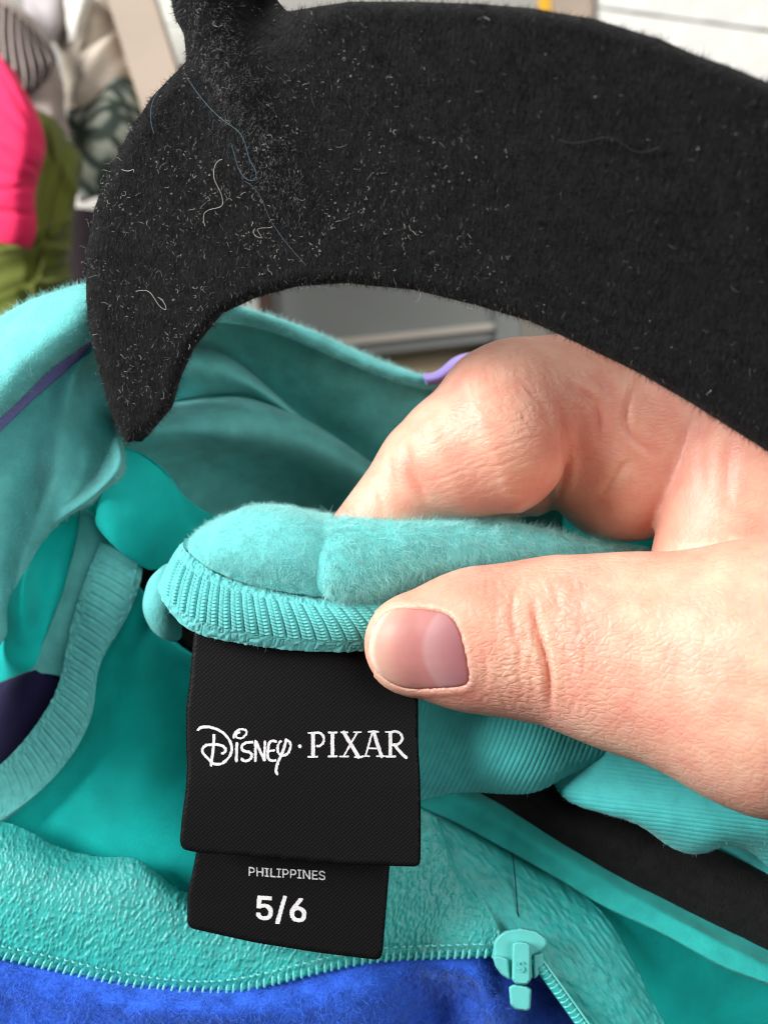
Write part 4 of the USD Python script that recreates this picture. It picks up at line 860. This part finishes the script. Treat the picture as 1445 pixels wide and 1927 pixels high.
# only the surface nearest to the camera carries the creases
cell = np.floor(XY / 14).astype(int); key = cell[:, 0] * 100003 + cell[:, 1]; o = np.argsort(key); uk, st_ = np.unique(key[o], return_index=True)
near_d = np.minimum.reduceat(-hv[o, 2], st_); front = (-hv[:, 2]) < near_d[np.searchsorted(uk, key)] + 7.0
off = np.zeros(len(hv)); flush = np.zeros(len(hv))
CREASES = [([(1005, 1122), (1008, 1169), (1019, 1214), (1030, 1258), (1033, 1292), (1040, 1346)], 0.85, 6.5, .22), ([(974, 1100), (963, 1147), (969, 1192), (985, 1235)], 0.30, 5, .15), ([(1041, 1085), (1047, 1125), (1056, 1160)], 0.22, 6, .2), ([(940, 1110), (930, 1160), (938, 1200)], 0.16, 5, .2),
           ([(990, 1190), (978, 1250), (985, 1310)], 0.16, 6, .2), ([(1065, 1200), (1072, 1260), (1090, 1330)], 0.16, 7, .1), ([(905, 1220), (915, 1260), (908, 1300)], 0.14, 5, .3),
           ([(1052, 760), (1058, 789), (1064, 837), (1064, 884), (1055, 925), (1040, 955)], 0.7, 6, .7), ([(1070, 715), (1081, 730), (1110, 750), (1123, 766), (1130, 800), (1127, 840)], 0.5, 7, .2), ([(1100, 690), (1135, 720), (1150, 760)], 0.25, 8, .3), ([(1190, 690), (1184, 754), (1180, 801), (1206, 837), (1235, 862)], 0.5, 7, .2), ([(1130, 930), (1160, 895), (1184, 862)], 0.35, 7, .2), ([(1070, 960), (1110, 950), (1150, 962)], 0.2, 8, .3),
           ([(762, 825), (770, 870), (785, 910), (812, 950)], 0.42, 8, .6), ([(735, 850), (738, 900), (760, 945)], 0.14, 5, .2), ([(990, 730), (1020, 760), (1035, 800)], 0.18, 8, .1), ([(700, 905), (715, 935), (720, 965)], 0.12, 5, .2),
           ([(1390, 800), (1370, 880), (1375, 960)], 0.25, 12, .1), ([(1330, 790), (1318, 860), (1325, 930)], 0.15, 10, .1)]
crng = np.random.default_rng(3)
for i in range(60):                            # fine parallel lines over the index finger
    x, y, a, L = crng.uniform(810, 1030), crng.uniform(760, 935), crng.normal(-0.35, 0.12), crng.uniform(60, 140)
    CREASES.append(([(x - L / 2 * math.cos(a), y - L / 2 * math.sin(a)), (x, y + crng.normal(0, 3)), (x + L / 2 * math.cos(a), y + L / 2 * math.sin(a))], crng.uniform(0.02, 0.06), 2.6, 0))
for i in range(70):
    x, y, a, L = crng.uniform(870, 1180), crng.uniform(680, 800), crng.normal(1.0, 0.25), crng.uniform(40, 100)
    CREASES.append(([(x - L / 2 * math.cos(a), y - L / 2 * math.sin(a)), (x, y + crng.normal(0, 4)), (x + L / 2 * math.cos(a), y + L / 2 * math.sin(a))], crng.uniform(0.03, 0.08), 2.8, 0))
for i in range(90):                            # crinkles around the thumb joint
    x, y, a, L = crng.uniform(900, 1110), crng.uniform(1090, 1335), crng.normal(1.5, 0.35), crng.uniform(25, 75)
    CREASES.append(([(x - L / 2 * math.cos(a), y - L / 2 * math.sin(a)), (x + crng.normal(0, 4), y), (x + L / 2 * math.cos(a), y + L / 2 * math.sin(a))], crng.uniform(0.04, 0.11), 3.0, 0.05))
tree = cKDTree(XY)
for pts, amp, wd, red in CREASES:
    q = spl([(a, b, 0) for a, b in pts], 60)[:, :2]; s = np.linspace(-1, 1, 60); taper = np.clip(1.0 - np.abs(s) ** 3, 0.05, 1)
    cand = np.unique(np.concatenate(tree.query_ball_point(q[::3], wd * 5 + 12))).astype(int); cand = cand[front[cand]]
    if not len(cand): continue
    dd, ii = cKDTree(q).query(XY[cand]); tp = taper[ii]
    off[cand] += facing[cand] ** 0.5 * tp * amp * (-np.exp(-(dd / wd) ** 2) + 0.40 * np.exp(-((dd - 2.3 * wd) / (1.5 * wd)) ** 2))
    flush[cand] = np.maximum(flush[cand], red * 0.75 * tp * np.exp(-(dd / (wd * 2.6)) ** 2))
for x, y, sx, sy, r in ((1050, 940, 60, 50, .5), (1080, 800, 70, 90, .25), (1130, 985, 90, 40, .35), (1260, 1000, 70, 60, .4), (650, 965, 60, 25, .55), (880, 965, 120, 25, .4), (800, 1110, 140, 30, .45), (1240, 780, 50, 90, .3), (910, 1200, 40, 70, .3), (830, 1310, 120, 22, .35), (700, 1250, 30, 50, .3), (1330, 1010, 130, 40, .3)):
    flush = np.maximum(flush, r * np.exp(-((hx - x) / sx) ** 2 - ((hy - y) / sy) ** 2) * front)   # where the photograph's skin itself is redder
NAIL = np.array([(694, 1226), (699, 1192), (722, 1156), (751, 1145), (801, 1147), (838, 1155), (856, 1171), (869, 1203), (879, 1247), (881, 1282), (872, 1291), (824, 1296), (763, 1296), (723, 1278), (702, 1255)], float)
npoly = shapely.Polygon(np.array(spl(np.c_[np.vstack([NAIL, NAIL[:1]]), np.zeros(len(NAIL) + 1)], 120)[:, :2])).buffer(0)
nearn = front & (facing > 0.05) & (np.abs(hx - 785) < 150) & (np.abs(hy - 1215) < 130)
depth_at = LinearNDInterpolator(XY[nearn], -hv[nearn, 2])
ins = shapely.contains_xy(npoly, hx, hy) & front
bd = np.asarray(npoly.exterior.coords); db = cKDTree(bd).query(XY)[0]
sgn = np.where(ins, db, -db)
off = np.where(front & nearn, off * np.clip(-sgn / 12, 0, 1) + np.where(ins, -0.55 * np.clip(sgn / 3, 0, 1), 0.22 * np.exp(-((sgn + 8) / 7) ** 2) * (hx > 705)), off)
hv2 = hv + hn * off[:, None]
pe = thing('person', at(1100, 1050, 135), "person's bare hand pinching the folded teal neckband between thumb and bent index finger", 'person')
hand = part(pe, 'hand', (c2w(hv2), hf), 'skin')
UsdGeom.PrimvarsAPI(stage.GetPrimAtPath(hand)).CreatePrimvar('flush', Sdf.ValueTypeNames.FloatArray, 'vertex').Set(Vt.FloatArray.FromNumpy(np.clip(flush, 0, 1).astype(np.float32)))


crk = 0.20 + 0.32 * np.exp(-((hx - 1010) / 190) ** 2 - ((hy - 1220) / 150) ** 2) + 0.13 * np.clip((hx - 880) / 60, 0, 1) * (hy > 1030) + 0.15 * np.exp(-((hx - 1050) / 150) ** 2 - ((hy - 760) / 120) ** 2)
UsdGeom.PrimvarsAPI(stage.GetPrimAtPath(hand)).CreatePrimvar('crinkle', Sdf.ValueTypeNames.FloatArray, 'vertex').Set(Vt.FloatArray.FromNumpy(np.clip(crk, 0, 1).astype(np.float32)))


def nail_depth(x, y):
    d = depth_at(x, y); d = np.where(np.isnan(d), 131.0, d)
    e = cKDTree(bd).query(np.stack([x, y], -1))[0]
    return d - 0.10 - 0.22 * np.clip(e / 40, 0, 1) ** 0.6 + 0.05


nail = Plate(bd[:-1], nail_depth, 0.5, 5, 2.5, smooth_outline=False)
u = (nail.P[:, 0] - 690) / 190 - 0.16 * ((nail.P[:, 1] - 1222) / 72) ** 2
nuv = np.stack([np.clip(u, 0, 1), (nail.P[:, 1] - 1140) / 160], -1)
part(pe, 'thumbnail', nail.mesh(), 'nail', uv=np.vstack([nuv, nuv]))
